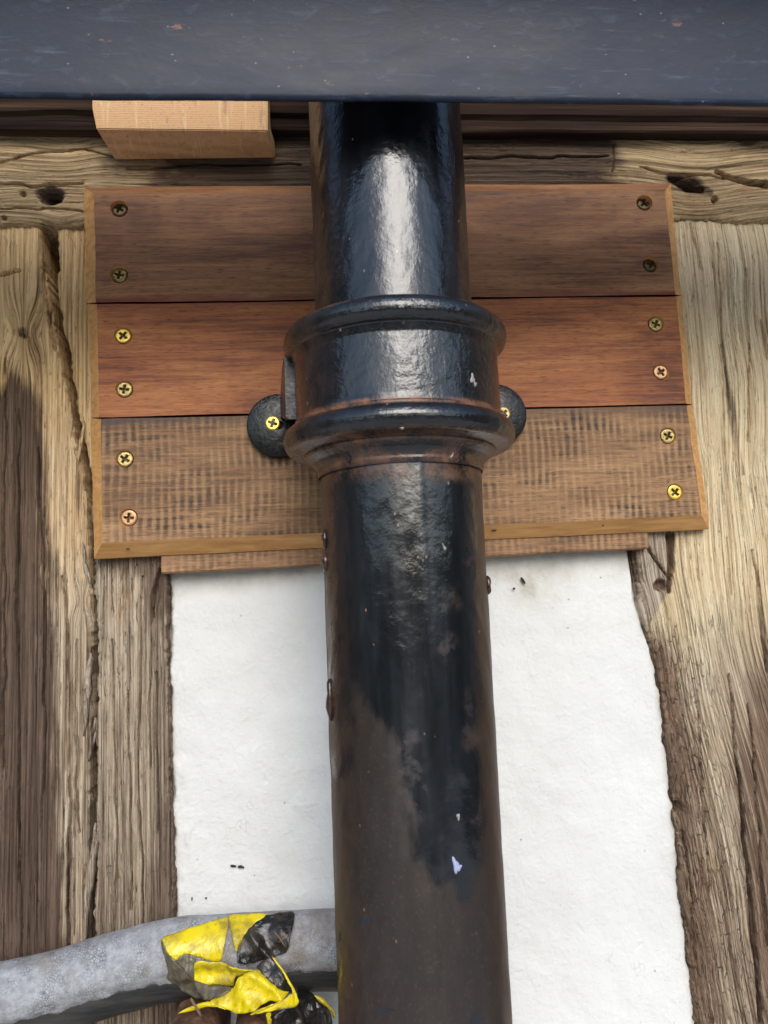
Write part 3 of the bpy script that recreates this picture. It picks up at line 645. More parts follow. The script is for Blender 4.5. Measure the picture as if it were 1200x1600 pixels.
sm = t.math('MULTIPLY', t.mr(spk.outputs['Distance'], .05, .11, 1, 0), t.mr(t.noise(g, 210, 1), .58, .64))
c = t.mix(t.math('MULTIPLY', sm, .7), c, lin(170, 140, 112))
rgh = t.math('ADD', t.mr(n4, .3, .7, .11, .27), t.math('ADD', t.math('MULTIPLY', w, .26), t.math('ADD', t.math('MULTIPLY', d, .35), t.math('MULTIPLY', rust, .3))), clamp=True)
peel = t.noise(g, 420, 3, .5); lump = t.noise(t.vmul(g, (1, 1, .7)), 130, 2, .5)
h = t.math('ADD', t.math('MULTIPLY', peel, t.mr(n2, .35, .6, .25, 1.0)), t.math('ADD', t.math('MULTIPLY', lump, .3), t.math('MULTIPLY', n3, .06)))
IRON = t.fin(c, rgh, t.bump(h, t.attr('lumpy'), .0006), **{'IOR': 1.68, 'Specular IOR Level': .5})

t = NT('iron_ear'); g = t.objco(); en = t.noise(g, 330, 4, .6)
EAR = t.fin(t.mix(t.mr(t.noise(g, 240, 4, .65), .58, .72, 0, .7), (.004, .0045, .006), lin(60, 48, 40)), t.mr(en, .3, .7, .2, .42), t.bump(en, .5, .0007), **{'Specular IOR Level': .38})
YA = -0.075; D_AX = YA + .4
pr = 0.0
pc = P(614, 470, YA)
# radius from the measured silhouette
xl_, xr_ = PX(np.array([[pc[0], YA, pc[2]]]))[0][0], 0
k = (121.0 / F_PX) * ((np.array([pc[0], YA, pc[2]]) - CAM) @ M.T)[2]
PR = k / math.sqrt(1 + (121.0 / F_PX) ** 2) * 1.005
AXX = pc[0]
def zside(py, px=617): return P(px, py, YA)[2]
def lathe(name, prof, mat, na=160, seed=0, fmask=None, step=.0012, wob=.00025, parent=None, loc=None, seam=False):
    # resample profile by arc length so relief has vertices to live on
    prof = np.array(prof, float); seg = np.hypot(*np.diff(prof, axis=0).T); s = np.concatenate([[0], np.cumsum(seg)])
    n = max(len(prof), int(s[-1] / step)); q = np.unique(np.concatenate([np.linspace(0, s[-1], n), s]))
    r = np.interp(q, s, prof[:, 0])[:, None]; z = np.interp(q, s, prof[:, 1])[:, None]
    a = np.linspace(0, 2 * np.pi, na, endpoint=False)[None, :]
    ca, sa = np.cos(a), np.sin(a)
    rr = r + wob * (fbm(ca * 3 + 7, z * 55 + sa * 3, 3, seed) + .7 * fbm(ca * 11 + 3, z * 160 + sa * 11, 3, seed + 5))
    if seam: rr = rr + .0005 * np.exp(-((np.angle(np.exp(1j * (a - np.radians(-84) - .02 * np.sin(z * 40))))) / .014) ** 2)
    X = AXX + rr * ca; Yy = YA + rr * sa; Z = z + 0 * a
    V = np.stack([X, Yy, Z], -1)
    px, py = PX(V); front = sa < -.15
    m = fmask(px, py, front, a + 0 * z, Z) if fmask else {}
    me = mesh_np(name, V.reshape(-1, 3), gridquads(len(q), na, True))
    z0 = np.zeros(Z.shape)
    for kk in ('worn', 'dust', 'rust'): fattr(me, kk, np.broadcast_to(m.get(kk, z0), Z.shape))
    fattr(me, 'lumpy', np.broadcast_to(m.get('lumpy', z0 + .5), Z.shape))
    if loc is not None: me.transform(Matrix.Translation(-Vector(loc)))
    o = link(name, me, mat, parent)
    return o
z_lip = P(600, 161, -.126)[2]
z_up1 = P(617, 500, YA)[2]            # where the spigot enters the socket
# upper length
up_loc = (AXX, YA, z_up1 - .03)
def m_up(px, py, fr, a, Z):
    ed = np.abs(np.cos(a)) ** 6
    return dict(worn=.05 + .7 * ed + .15 * fbm(px * .012, py * .008, 3, 4), dust=.35 * ed + .8 * sstep(480 - 18, 490, py - 40 * np.abs(np.cos(a)) ** 2), rust=.35 * ed * sstep(.1, .5, fbm(px * .02, py * .006, 3, 2)) + .5 * sstep(40, 5, np.hypot(px - 670, py - 215)), lumpy=.42 + .1 * fbm(px * .01, py * .01, 2, 7))
up = lathe('downpipe', [(PR, z_up1 - .03), (PR, z_lip + .25), (PR - .004, z_lip + .25), (PR - .004, z_up1 - .03)], IRON, seed=3, fmask=m_up, loc=up_loc)
up.location = up_loc
tag(up, 'upper length of glossy black downpipe with a bright sky reflection, under the gutter', 'drainpipe', 'cast iron downpipe lengths')
# lower length: pipe + socket + ears
GLOSS = [(505, 700), (735, 700), (738, 790), (742, 830), (744, 940), (748, 1050), (752, 1180), (752, 1290), (748, 1340), (738, 1388), (724, 1398), (714, 1376), (700, 1366), (688, 1384), (668, 1362), (650, 1340), (640, 1260), (630, 1170), (612, 1140), (585, 1110), (560, 1070), (535, 1050), (520, 980), (514, 860), (508, 760)]
STRIP = [(508, 900), (528, 900), (536, 1000), (545, 1100), (546, 1190), (538, 1216), (520, 1210), (515, 1100)]
def m_low(px, py, fr, a, Z):
    ed = np.abs(np.cos(a))
    sd = np.minimum(poly_sd(px, py, GLOSS), poly_sd(px, py, STRIP))
    w = sstep(-26, 28, sd + 16 * fbm(px * .05, py * .02, 4, 5)); w = np.where(fr, w, .9)
    for x, y, rx, ry in ((570, 1440, 14, 9), (603, 1577, 22, 8), (742, 1594, 14, 12), (528, 1500, 6, 80)):
        w = np.minimum(w, .25 + sstep(.3, 1.6, np.hypot((px - x) / rx, (py - y) / ry) + .7 * fbm(px * .09, py * .06, 3, 14)))
    rust = np.zeros(px.shape)
    for x, y, rx, ry in ((705, 935, 22, 26), (700, 1010, 20, 30), (735, 1130, 18, 60), (735, 870, 18, 20), (650, 1240, 20, 60), (640, 1200, 30, 70), (690, 745, 26, 16), (745, 1290, 10, 40)):
        rust = np.maximum(rust, .8 * sstep(1.2, .4, np.hypot((px - x) / rx, (py - y) / ry)))
    rust = np.where(fr, rust, .3)
    lum = np.interp(py, [700, 960, 1100, 1600], [.34, .30, .16, .12])
    return dict(worn=w, dust=.5 * sstep(760, 735, py) + .55 * ed ** 8, rust=rust, lumpy=lum)
zl = zside
z_b = P(640, 2250, YA)[2]
z_pt = P(620, 742, YA)[2]
low_loc = (AXX, YA, z_b)
low = lathe('downpipe', [(PR, z_b), (PR, z_pt + .006)], IRON, seed=9, fmask=m_low, loc=low_loc, seam=True)
low.location = low_loc
tag(low, 'lower length of black downpipe with beaded socket, screwed ears and brown worn paint', 'drainpipe', 'cast iron downpipe lengths')
# socket profile from silhouette heights
def rad(halfpx, py): return PR * halfpx / (121.0 * (9000 + py) / (9000 + 470)) 
zz = {k: zl(k) for k in range(440, 800)}
RR, RB, RL = rad(173, 545), rad(158, 610), rad(180, 690)
zA = zl(541); br = .0056                  # centre of the upper bead
zB = zl(690); br2 = .0058
prof = [(PR + .0008, z_pt - .001), (PR + .0014, z_pt + .0008), (PR + .0014, z_pt + .0022)]
prof += [(PR + .0035, zB - .0098), (PR + .0062, zB - .0078), (PR + .0070, zB - .0068), (PR + .0068, zB - .0060)]
for q in np.linspace(-60, 75, 12):
    prof.append((RL - br2 + br2 * math.cos(math.radians(q)), zB + br2 * math.sin(math.radians(q))))
prof += [(RB + .0016, zB + .0062), (RB + .0003, zB + .0072), (RB, zB + .010), (RB, zA - .0085), (RB + .0006, zA - .0066)]
for q in np.linspace(-68, 100, 14):
    prof.append((RR - br + br * math.cos(math.radians(q)), zA + br * math.sin(math.radians(q))))
prof += [(RR - br - .003, zA + .0054), (PR + .0022, zA + .0042), (PR + .0004, zA + .0018), (PR - .0008, zA - .002)]
def m_sock(px, py, fr, a, Z):
    ed = np.abs(np.cos(a)); led = 1.5 * sstep(.0024, 0, np.abs(Z - (zB + .0066))) + .8 * sstep(.0020, .0003, np.abs(Z - (zA + .0060))) + .7 * sstep(.003, .0004, np.abs(Z - (z_pt + .0012))) + .55 * sstep(.003, .0006, np.abs(Z - (zB - .0062)))
    led += .5 * sstep(30, 6, np.hypot((px - 560) / 1.6, py - 700)) + .5 * sstep(26, 6, np.hypot((px - 700) / 1.4, py - 708))
    return dict(worn=.12 + .35 * ed ** 3 * (Z < zB + .008) + .2 * fbm(px * .015, py * .015, 3, 3), dust=np.clip(led + .3 * ed ** 4, 0, 1), rust=.2 * ed ** 5 + .8 * sstep(.002, .0003, np.abs(Z - (z_pt + .001))), lumpy=.5 + .25 * (px > 625) * (py < 640))
lathe('socket', prof, IRON, na=200, seed=21, fmask=m_sock, loc=low_loc, parent=low, step=.0007, wob=.0002)
# ears
def iron_attr(me, worn=.12, dust=.25, rust=.1, lumpy=.45):
    n = len(me.vertices)
    for k_, v_ in (('worn', worn), ('dust', dust), ('rust', rust), ('lumpy', lumpy)): fattr(me, k_, np.full(n, v_))
def ear(cx, cy, sgn, lug_y=-.0055):
    c = P(cx, cy, lug_y); R0 = .0168; th = .0050
    bm = bmesh.new(); N = 64
    prof_ = [(.0024, 0), (R0 - .0012, 0), (R0 - .0003, .0004), (R0, .0012), (R0, th), (.0024, th)]
    rings = [[bm.verts.new((c[0] + r * math.cos(a), lug_y + y, c[2] + r * math.sin(a))) for a in np.linspace(0, 2 * math.pi, N, endpoint=False)] for r, y in prof_]
    rings.append(rings[0])
    for a, b in zip(rings[:-1], rings[1:]):
        for i in range(N): bm.faces.new((a[i], a[(i + 1) % N], b[(i + 1) % N], b[i]))
    # web that carries the plate back from the socket wall
    xin = AXX + sgn * (RB - .004); xo = c[0] - sgn * .006
    xs_ = sgn
    zt2, zb2 = zA - .001, c[2] + .0062
    st = []
    for f in np.linspace(0, 1, 14):
        y = YA + .004 + (lug_y + .001 - YA - .004) * f
        xo_f = AXX + sgn * (RB + (.0045 if sgn < 0 else .001)) + (c[0] - sgn * (.0008 if sgn < 0 else .009) - AXX - sgn * (RB + .0045)) * f ** .8
        th_ = .0035 + .0045 * f ** 1.5
        zt_f = zt2 + (c[2] + .012 - zt2) * f ** 1.7; zb_f = (zB + .012) + (zb2 - zB - .012) * f ** 1.2
        zb_f = min(zb_f, zt_f - .01)
        bvl = .0012
        st.append([bm.verts.new((xo_f - sgn * bvl, y, zt_f)), bm.verts.new((xo_f, y, zt_f - bvl)), bm.verts.new((xo_f, y, zb_f + bvl)), bm.verts.new((xo_f - sgn * bvl, y, zb_f)), bm.verts.new((AXX + sgn * RB * .55, y, zb_f)), bm.verts.new((AXX + sgn * RB * .55, y, zt_f))])
    for a, b in zip(st[:-1], st[1:]):
        for i in range(6): bm.faces.new((a[i], a[(i + 1) % 6], b[(i + 1) % 6], b[i]))
    bm.faces.new(st[0]); bm.faces.new(st[-1])
    me = bpy.data.meshes.new('ear'); bmesh.ops.recalc_face_normals(bm, faces=bm.faces[:]); bm.to_mesh(me); bm.free(); iron_attr(me)
    me.transform(Matrix.Translation(-Vector(low_loc)))
    o = link('ear', me, EAR, low); me.set_sharp_from_angle(angle=math.radians(40))
    return o
eL = ear(436, 664, -1); eR = ear(775, 647, 1)
screw(426, 661, -.0060, 'b', .35, eL, 'bright brass screw', low_loc, sc=.95); screw(787, 646, -.0060, 'd', .8, eR, 'dull brass screw', low_loc, sc=.92)
# runs of set paint on the sides of the pipe
def drip(px, py, w, h, sgn):
    z = P(px, py, YA)[2]; a = math.radians(-90 + sgn * 76)
    bm = bmesh.new(); bmesh.ops.create_uvsphere(bm, u_segments=16, v_segments=10, radius=1)
    for v in bm.verts:
        k_ = 1 + .25 * math.sin(v.co.z * 5 + px)
        v.co = Vector((AXX + (PR + .0002) * math.cos(a) - low_loc[0] + v.co.x * w * k_, YA + (PR + .0002) * math.sin(a) - low_loc[1] + v.co.y * .003, z - low_loc[2] + v.co.z * h))
    me = bpy.data.meshes.new('paint_run'); bm.to_mesh(me); bm.free(); iron_attr(me, .1, .2, .1, .5)
    link('paint_run', me, IRON, low)
for d_ in ((503, 845, .0012, .0042, -1), (503, 880, .0016, .0038, -1), (512, 1090, .0016, .0085, -1), (759, 915, .0014, .004, 1)): drip(*d_)
# droppings and spatter on the iron
t = NT('dropping'); DROP = t.fin(t.mix(t.mr(t.noise(t.objco(), 700, 3), .4, .6), (.42, .39, .36), (.2, .18, .16)), .8)
t = NT('dropping_blue'); DROPB = t.fin((.38, .42, .62), .6)
def spat(px, py, rx, ry, mat, r0, par, rot=0):
    # finds the iron surface in front of the axis and sets a lump on it
    d = M.T @ np.array([px - CX, py - CY, F_PX]); d /= np.linalg.norm(d)
    ox, oy = CAM[0] - AXX, CAM[1] - YA; A_ = d[0] ** 2 + d[1] ** 2; B_ = ox * d[0] + oy * d[1]; C_ = ox * ox + oy * oy - r0 * r0
    q = -B_ - math.sqrt(max(B_ * B_ - A_ * C_, 0)); p = CAM + d * (q / A_)
    ang = math.atan2(p[1] - YA, p[0] - AXX); tx = Vector((-math.sin(ang), math.cos(ang), 0)); nn = Vector((math.cos(ang), math.sin(ang), 0))
    bm = bmesh.new(); bmesh.ops.create_uvsphere(bm, u_segments=12, v_segments=8, radius=1)
    for v in bm.verts:
        k_ = 1 + .45 * math.sin(math.atan2(v.co.z, v.co.x) * 3 + px) * .7
        cx_, cz_ = v.co.x * rx * k_, v.co.z * ry * k_; c_, s_ = math.cos(rot), math.sin(rot)
        w_ = Vector(p) + tx * (cx_ * c_ - cz_ * s_) + Vector((0, 0, 1)) * (cx_ * s_ + cz_ * c_) + nn * v.co.y * .0006
        v.co = w_ - Vector(par.location)
    return bm_link('spatter', bm, mat, par, smooth=True)
spat(738, 592, .0012, .0019, DROP, RB, low); spat(742, 600, .0010, .0010, DROP, RB, low); spat(712, 1352, .0012, .0028, DROPB, PR, low, .2); spat(716, 1276, .0006, .0012, DROP, PR, low)
spat(694, 855, .0006, .0014, DROP, PR, low, .5); spat(716, 1356, .0015, .0010, DROPB, PR, low); spat(628, 669, .0008, .0004, DROP, RL, low); spat(706, 712, .0003, .0013, DROP, PR + .006, low, -.5)

# ------------------------------------------------------------------ gutter in front
t = NT('gutter_paint'); g = t.objco()
s1 = t.noise(t.vmul(g, (16, 40, 55)), 1, 6, .65, .6); s2 = t.noise(t.vmul(g, (110, 200, 260)), 1, 5, .65, .5); s3 = t.noise(g, 420, 3, .6)
c = t.mix(t.mr(s1, .3, .72), lin(17, 25, 43), lin(28, 38, 60))
c = t.mix(t.mr(s2, .56, .76, 0, .4), c, lin(78, 88, 108))
c = t.mix(t.math('MULTIPLY', t.mr(t.noise(t.vmul(g, (60, 90, 160)), 1, 4, .6), .66, .72), t.mr(s3, .4, .6, 0, .8)), c, lin(150, 104, 78))
c = t.mix(t.mr(t.node('ShaderNodeTexVoronoi', {'Vector': t.vmul(g, (1, 1, 1.6)), 'Scale': 120.0}).outputs['Distance'], .03, .07, .6, 0), c, lin(150, 150, 150))
run = t.noise(t.vmul(g, (34, 40, 9)), 1, 4, .55)
c = t.mix(t.mr(run, .60, .70, 0, .55), c, lin(20, 24, 34))
c = t.mix(t.math('MULTIPLY', t.mr(t.noise(t.vmul(g, (18, 60, 330)), 1, 5, .7), .58, .70, 0, .5), t.mr(s1, .45, .6)), c, lin(104, 114, 132))
GUT = t.fin(c, t.mr(s1, .35, .65, .44, .54), t.bump(t.math('ADD', s2, t.math('MULTIPLY', s3, .4)), .16, .0006), **{'Specular IOR Level': .36})
h0 = z_lip
pf = [(-.1232, .0020), (-.1228, .0008), (-.1221, .0001), (-.1212, .0001), (-.1204, .0008), (-.1199, .0026), (-.1165, .030), (-.1122, .092), (-.1152, .092), (-.1190, .034), (-.1212, .026), (-.1232, .030), (-.1270, .045), (-.1400, .074), (-.1520, .080), (-.1535, .092), (-.1575, .094), (-.1590, .088), (-.1585, .078), (-.1560, .074), (-.1430, .066), (-.1315, .048), (-.1262, .030), (-.1240, .014), (-.1234, .006)]
bm = bmesh.new(); xs = np.linspace(-.62, .62, 160)
pf = [(y - .005, z) for y, z in pf]
rr = [[bm.verts.new((x, y + (.0005 * float(fbm(np.array(x * 14), np.array(z * 25), 3, 6)) if z < .1 else 0), h0 + z + .00025 * float(fbm(np.array(x * 40), np.array(3.0), 3, 2)))) for y, z in pf] for x in xs]
for a, b in zip(rr[:-1], rr[1:]):
    for j in range(len(pf)): k = (j + 1) % len(pf); bm.faces.new((a[j], b[j], b[k], a[k]))
bm.faces.new(rr[0]); bm.faces.new(rr[-1])
gut = bm_link('gutter', bm, GUT, smooth=True); gut.data.set_sharp_from_angle(angle=math.radians(50)); origin_to(gut, (0, -.115, h0))
tag(gut, 'blue black painted gutter front crossing the top in front of the downpipe', 'gutter')

# ------------------------------------------------------------------ lagged pipe at the bottom left
t = NT('lagging_grey'); g = t.objco()
cr = t.node('ShaderNodeTexVoronoi', {'Vector': g, 'Scale': 800.0}, feature='DISTANCE_TO_EDGE').outputs['Distance']
n1 = t.noise(g, 45, 5, .6); n2 = t.noise(g, 260, 4, .6)
c = t.mix(t.mr(t.noise(g, 260, 6, .75), .35, .65), lin(138, 139, 142), lin(176, 178, 182))
c = t.mix(t.math('MULTIPLY', t.mr(cr, 0, .16, .75, 0), t.mr(t.noise(g, 70, 3), .45, .6, .1, 1)), c, lin(66, 66, 68))
c = t.mix(t.math('MULTIPLY', t.mr(n1, .5, .66), .5), c, lin(122, 104, 84))
c = t.mix(t.attr('torn'), c, t.mix(t.mr(n2, .4, .6), lin(48, 44, 38), lin(104, 92, 76)))
LAG = t.fin(c, .62, t.bump(t.math('ADD', t.math('MULTIPLY', t.mr(cr, 0, .12), .35), t.math('MULTIPLY', n2, 1.0)), .5, .0007))
t = NT('black_pipe'); g = t.objco(); n = t.noise(t.vmul(g, (30, 200, 200)), 1, 5, .65)
DPIPE = t.fin(t.mix(t.mr(n, .4, .65), (.012, .012, .012), (.05, .045, .04)), .55, t.bump(n, .5, .001))
YL = -.012; LR = .0136
path_px = [(-200, 1590), (-100, 1574), (0, 1553), (90, 1533), (180, 1507), (262, 1487), (350, 1480), (440, 1474), (530, 1470), (600, 1468), (670, 1466)]
wp = np.array([P(x, y, YL) for x, y in path_px])
def path(n):
    s = np.linspace(0, len(wp) - 1, n); i = np.clip(np.floor(s).astype(int), 0, len(wp) - 2); f = (s - i)[:, None]
    p0, p1, p2, p3 = wp[np.maximum(i - 1, 0)], wp[i], wp[i + 1], wp[np.minimum(i + 2, len(wp) - 1)]
    return .5 * (2 * p1 + (p2 - p0) * f + (2 * p0 - 5 * p1 + 4 * p2 - p3) * f ** 2 + (3 * p1 - p0 - 3 * p2 + p3) * f ** 3)
def frames(p):
    tn = np.gradient(p, axis=0); tn /= np.linalg.norm(tn, axis=1)[:, None]; fwd = np.array([0, -1.0, 0]); upv = np.cross(tn, fwd * -1); upv *= -1
    upv /= np.linalg.norm(upv, axis=1)[:, None]; upv *= np.sign(upv[:, 2:3]); return tn, np.broadcast_to(fwd, p.shape), upv
n = 260; p = path(n); tn, fw, uv_ = frames(p)
a0 = np.radians(150); nb = 60; v = np.linspace(0, 1, nb)[None, :]
i_ = np.arange(n)[:, None]
lowlim = np.radians(-48) + np.radians(9) * fbm(i_ * .04, i_ * 0 + 2, 4, 5) + np.radians(5) * fbm(i_ * .3, i_ * 0 + 5, 3, 8)
ang = a0 + (lowlim - a0) * v                                    # angle from straight out (0) over the top (90) to the wall
rad_ = LR + .0008 * fbm(i_ * .05, ang * 2, 3, 4) + .0012 * sstep(.9, 1, v) * fbm(i_ * .25, ang * 3, 3, 6)
outer = p[:, None, :] + rad_[..., None] * (np.cos(ang)[..., None] * fw[:, None, :] + np.sin(ang)[..., None] * uv_[:, None, :])
ri = rad_ - .0042 - .001 * fbm(i_ * .2, ang * 4, 3, 9)
inner = p[:, None, :] + ri[..., None] * (np.cos(ang)[..., None] * fw[:, None, :] + np.sin(ang)[..., None] * uv_[:, None, :])
midl = (outer[:, -1:] * .5 + inner[:, -1:] * .5) + (np.array([0, -.0004, -.0012]) * (1 + fbm(i_ * .4, i_ * 0, 3, 3)))[:, None, :]
Vg = np.concatenate([outer, midl, inner[:, ::-1]], 1)
q = gridquads(n, Vg.shape[1], True)
me = mesh_np('lagging', Vg.reshape(-1, 3), q)
torn = np.zeros(Vg.shape[:2]); torn[:, nb:] = 1; torn[:, nb - 2:nb] = .8; fattr(me, 'torn', torn)
lag_loc = Vector(p[n // 2]) 
lagp = empty('lagged_pipe', lag_loc); tag(lagp, 'pipe in cracked silver grey lagging along the wall at bottom left', 'pipe')
me.transform(Matrix.Translation(-lag_loc)); o = link('lagging', me, LAG, lagp); me.set_sharp_from_angle(angle=math.radians(60))
p2 = p + np.array([0, .0025, -.0105]); av = np.linspace(0, 2 * np.pi, 40, endpoint=False)
rp = .0120 + .0004 * fbm(i_ * .1, av[None, :], 3, 3)
Vp = p2[:, None, :] + rp[..., None] * (np.cos(av)[None, :, None] * fw[:, None, :] + np.sin(av)[None, :, None] * uv_[:, None, :])
me = mesh_np('pipe', Vp.reshape(-1, 3), gridquads(n, 40, True)); me.transform(Matrix.Translation(-lag_loc)); link('pipe', me, DPIPE, lagp)

# ------------------------------------------------------------------ hazard tape round the lagging
def mat_tape(name, col, dirt_shade, amt):
    t = NT(name); g = t.objco(); n1 = t.noise(g, 110, 5, .65); n2 = t.noise(g, 500, 3, .6)
    c = t.mix(t.math('MULTIPLY', t.mr(n1, .46, .68), amt), col, dirt_shade); c = t.mix(t.mr(n2, .62, .72, 0, .4), c, tuple(x * .5 for x in dirt_shade))
    return t.fin(c, t.mr(n1, .4, .65, .2, .5), t.bump(t.math('ADD', t.math('ABSOLUTE', t.math('SUBTRACT', t.noise(g, 130, 3, .5, 1.2), .5)), t.math('MULTIPLY', t.noise(g, 520, 2), .08)), .5, .0016))
TY = mat_tape('tape_yellow', lin(226, 204, 22), lin(126, 102, 40), .75); TK = mat_tape('tape_black', (.016, .015, .014), lin(84, 70, 56), .6); TG = mat_tape('tape_grimy', lin(104, 96, 78), lin(66, 58, 46), .9)
tape_loc = Vector(P(360, 1500, -.035)); tape = empty('hazard_tape', tape_loc); tag(tape, 'crumpled yellow and black hazard tape wound round the grey lagged pipe', 'hazard tape')
_zc = lambda x: float(np.interp(x, p[:, 0], p[:, 2]))
def on_tube(px, py, off):
    """where the sight line meets the lagging tube swollen by off; else its axis plane"""
    d = M.T @ np.array([px - CX, py - CY, F_PX]); d /= d[1]
    r = LR + off
    for k in np.linspace(.40 + YL - r - .002, .40 + YL + r, 260):
        q = CAM + d * k
        if (q[1] - YL) ** 2 + (q[2] - _zc(q[0])) ** 2 <= r * r: return q
    k = .40 + YL - r * .6
    return CAM + d * k
def foil(pts, mat, off, amp=.0012, seed=0, th=.00035, cuts=5, lift=None):
    bm = bmesh.new(); w = []; N_ = len(pts); base = [Vector(on_tube(pt[0], pt[1], off) if len(pt) == 2 else P(pt[0], pt[1], pt[2] + .0065)) for pt in pts]
    for i in range(N_):
        p0, p1, p2, p3 = base[i - 1], base[i], base[(i + 1) % N_], base[(i + 2) % N_]
        for f_ in (0.12, .38, .62, .88):
            cr_ = .5 * (2 * p1 + (p2 - p0) * f_ + (2 * p0 - 5 * p1 + 4 * p2 - p3) * f_ ** 2 + (3 * p1 - p0 - 3 * p2 + p3) * f_ ** 3)
            q = cr_ * .55 + p1.lerp(p2, f_) * .45
            w.append(bm.verts.new(q + Vector((random.uniform(-.00022, .00022), random.uniform(-.0002, .0005), random.uniform(-.00022, .00022)))))
    f = bm.faces.new(w); bmesh.ops.triangulate(bm, faces=[f])
    for _ in range(cuts):
        L = [e for e in bm.edges if e.calc_length() > .0016]
        if not L: break
        bmesh.ops.subdivide_edges(bm, edges=L, cuts=1); bmesh.ops.triangulate(bm, faces=[f for f in bm.faces if len(f.verts) > 3])
    for _ in range(2): bmesh.ops.smooth_vert(bm, verts=[v_ for v_ in bm.verts if not v_.is_boundary], factor=.5, use_axis_x=True, use_axis_y=True, use_axis_z=True)
    zax = lambda v_: _zc(v_.co.x)
    for v_ in bm.verts:
        if all(len(pt) == 2 for pt in pts):          # hug the tube
            dy, dz = v_.co.y - YL, v_.co.z - zax(v_); r = math.hypot(dy, dz)
            if r < LR + off * .8 and r > 1e-5: s_ = (LR + off * .8) / r; v_.co.y = YL + dy * s_; v_.co.z = zax(v_) + dz * s_
        x_, z_ = v_.co.x, v_.co.z
        ca_, sa_ = math.cos(seed * 1.3), math.sin(seed * 1.3); u_, v2_ = x_ * ca_ + z_ * sa_, -x_ * sa_ + z_ * ca_
        n_ = .9 - 3.2 * abs(float(fbm(np.array(u_ * 95 + seed), np.array(v2_ * 30), 2, seed + 3))) + .8 * float(fbm(np.array(u_ * 60 + 9), np.array(v2_ * 60), 2, seed)) + .5 * float(fbm(np.array(v2_ * 260), np.array(u_ * 90), 2, seed + 8))
        v_.co.y -= amp * n_
    me = bpy.data.meshes.new('tape_fold'); bm.to_mesh(me); bm.free(); me.transform(Matrix.Translation(-tape_loc))
    o = link('tape_fold', me, mat, tape); s_ = o.modifiers.new('film', 'SOLIDIFY'); s_.thickness = th
    return o
F = foil
F([(252, 1470), (262, 1462), (300, 1450), (345, 1436), (357, 1434), (356, 1452), (345, 1502), (325, 1500), (304, 1494), (290, 1490), (272, 1501), (262, 1488)], TY, .0012, .0006, 1)
F([(357, 1433), (372, 1429), (418, 1428), (404, 1440), (390, 1451), (378, 1470), (369, 1488), (362, 1462)], TY, .0026, .0008, 2)
F([(418, 1429), (440, 1426), (461, 1426), (456, 1455), (448, 1489), (430, 1497), (400, 1506), (373, 1506), (370, 1490), (376, 1472), (390, 1451), (404, 1440)], TK, .0032, .0014, 3)
F([(252, 1470, -.0315), (262, 1490, -.034), (274, 1502, -.0355), (290, 1520, -.036), (303, 1536, -.036), (325, 1561, -.034), (300, 1556, -.031), (275, 1545, -.028), (262, 1528, -.029), (254, 1500, -.030)], TG, .001, .0012, 4)
F([(273, 1500, -.0325), (290, 1490, -.033), (305, 1494, -.0335), (304, 1515, -.035), (303, 1536, -.035), (288, 1520, -.034)], TG, .001, .0008, 5)
F([(305, 1502, -.0385), (330, 1502, -.039), (353, 1505, -.040), (372, 1512, -.041), (401, 1516, -.042), (384, 1522, -.040), (367, 1528, -.0385), (363, 1542, -.038), (330, 1538, -.037), (303, 1535, -.0365)], TY, .001, .0018, 6)
F([(303, 1535, -.0375), (330, 1538, -.0385), (363, 1542, -.040), (352, 1552, -.042), (326, 1563, -.0405), (312, 1556, -.039)], TG, .001, .001, 7)
F([(372, 1526, -.0405), (384, 1518, -.0425), (401, 1516, -.0435), (425, 1536, -.045), (452, 1550, -.0455), (440, 1562, -.048), (410, 1572, -.0485), (378, 1586, -.047), (352, 1580, -.0455), (327, 1566, -.043), (350, 1554, -.042), (366, 1543, -.041)], TY, .001, .0026, 8)
F([(401, 1515, -.043), (412, 1503, -.0415), (424, 1496, -.041), (442, 1522, -.0435), (459, 1547, -.046), (453, 1552, -.046), (426, 1538, -.045)], TK, .001, .0016, 9)
F([(424, 1496, -.0418), (430, 1500, -.0422), (448, 1526, -.0445), (461, 1550, -.0465), (467, 1566, -.047), (462, 1573, -.0475), (440, 1576, -.049), (412, 1582, -.049), (390, 1586, -.0485), (412, 1574, -.0495), (440, 1563, -.0490), (457, 1553, -.0475), (446, 1528, -.0445)], TY, .001, .0006, 10)
F([(276, 1584, -.040), (300, 1572, -.041), (327, 1564, -.0425), (354, 1578, -.045), (330, 1572, -.0435), (302, 1579, -.0415)], TY, .001, .0004, 11)
F([(480, 1553, -.024), (492, 1555, -.0245), (505, 1560, -.025), (525, 1584, -.027), (521, 1592, -.027), (517, 1581, -.0268), (500, 1566, -.0255)], TY, .001, .0004, 12)
F([(415, 1584, -.045), (422, 1582, -.045), (424, 1602, -.045), (420, 1604, -.045)], TY, .001, .0003, 13)
F([(466, 1548, -.026), (482, 1552, -.0265), (500, 1566, -.027), (517, 1582, -.0275), (516, 1640, -.026), (470, 1650, -.034), (424, 1640, -.038), (424, 1590, -.040), (440, 1580, -.041), (462, 1574, -.038)], TK, .001, .0020, 14)
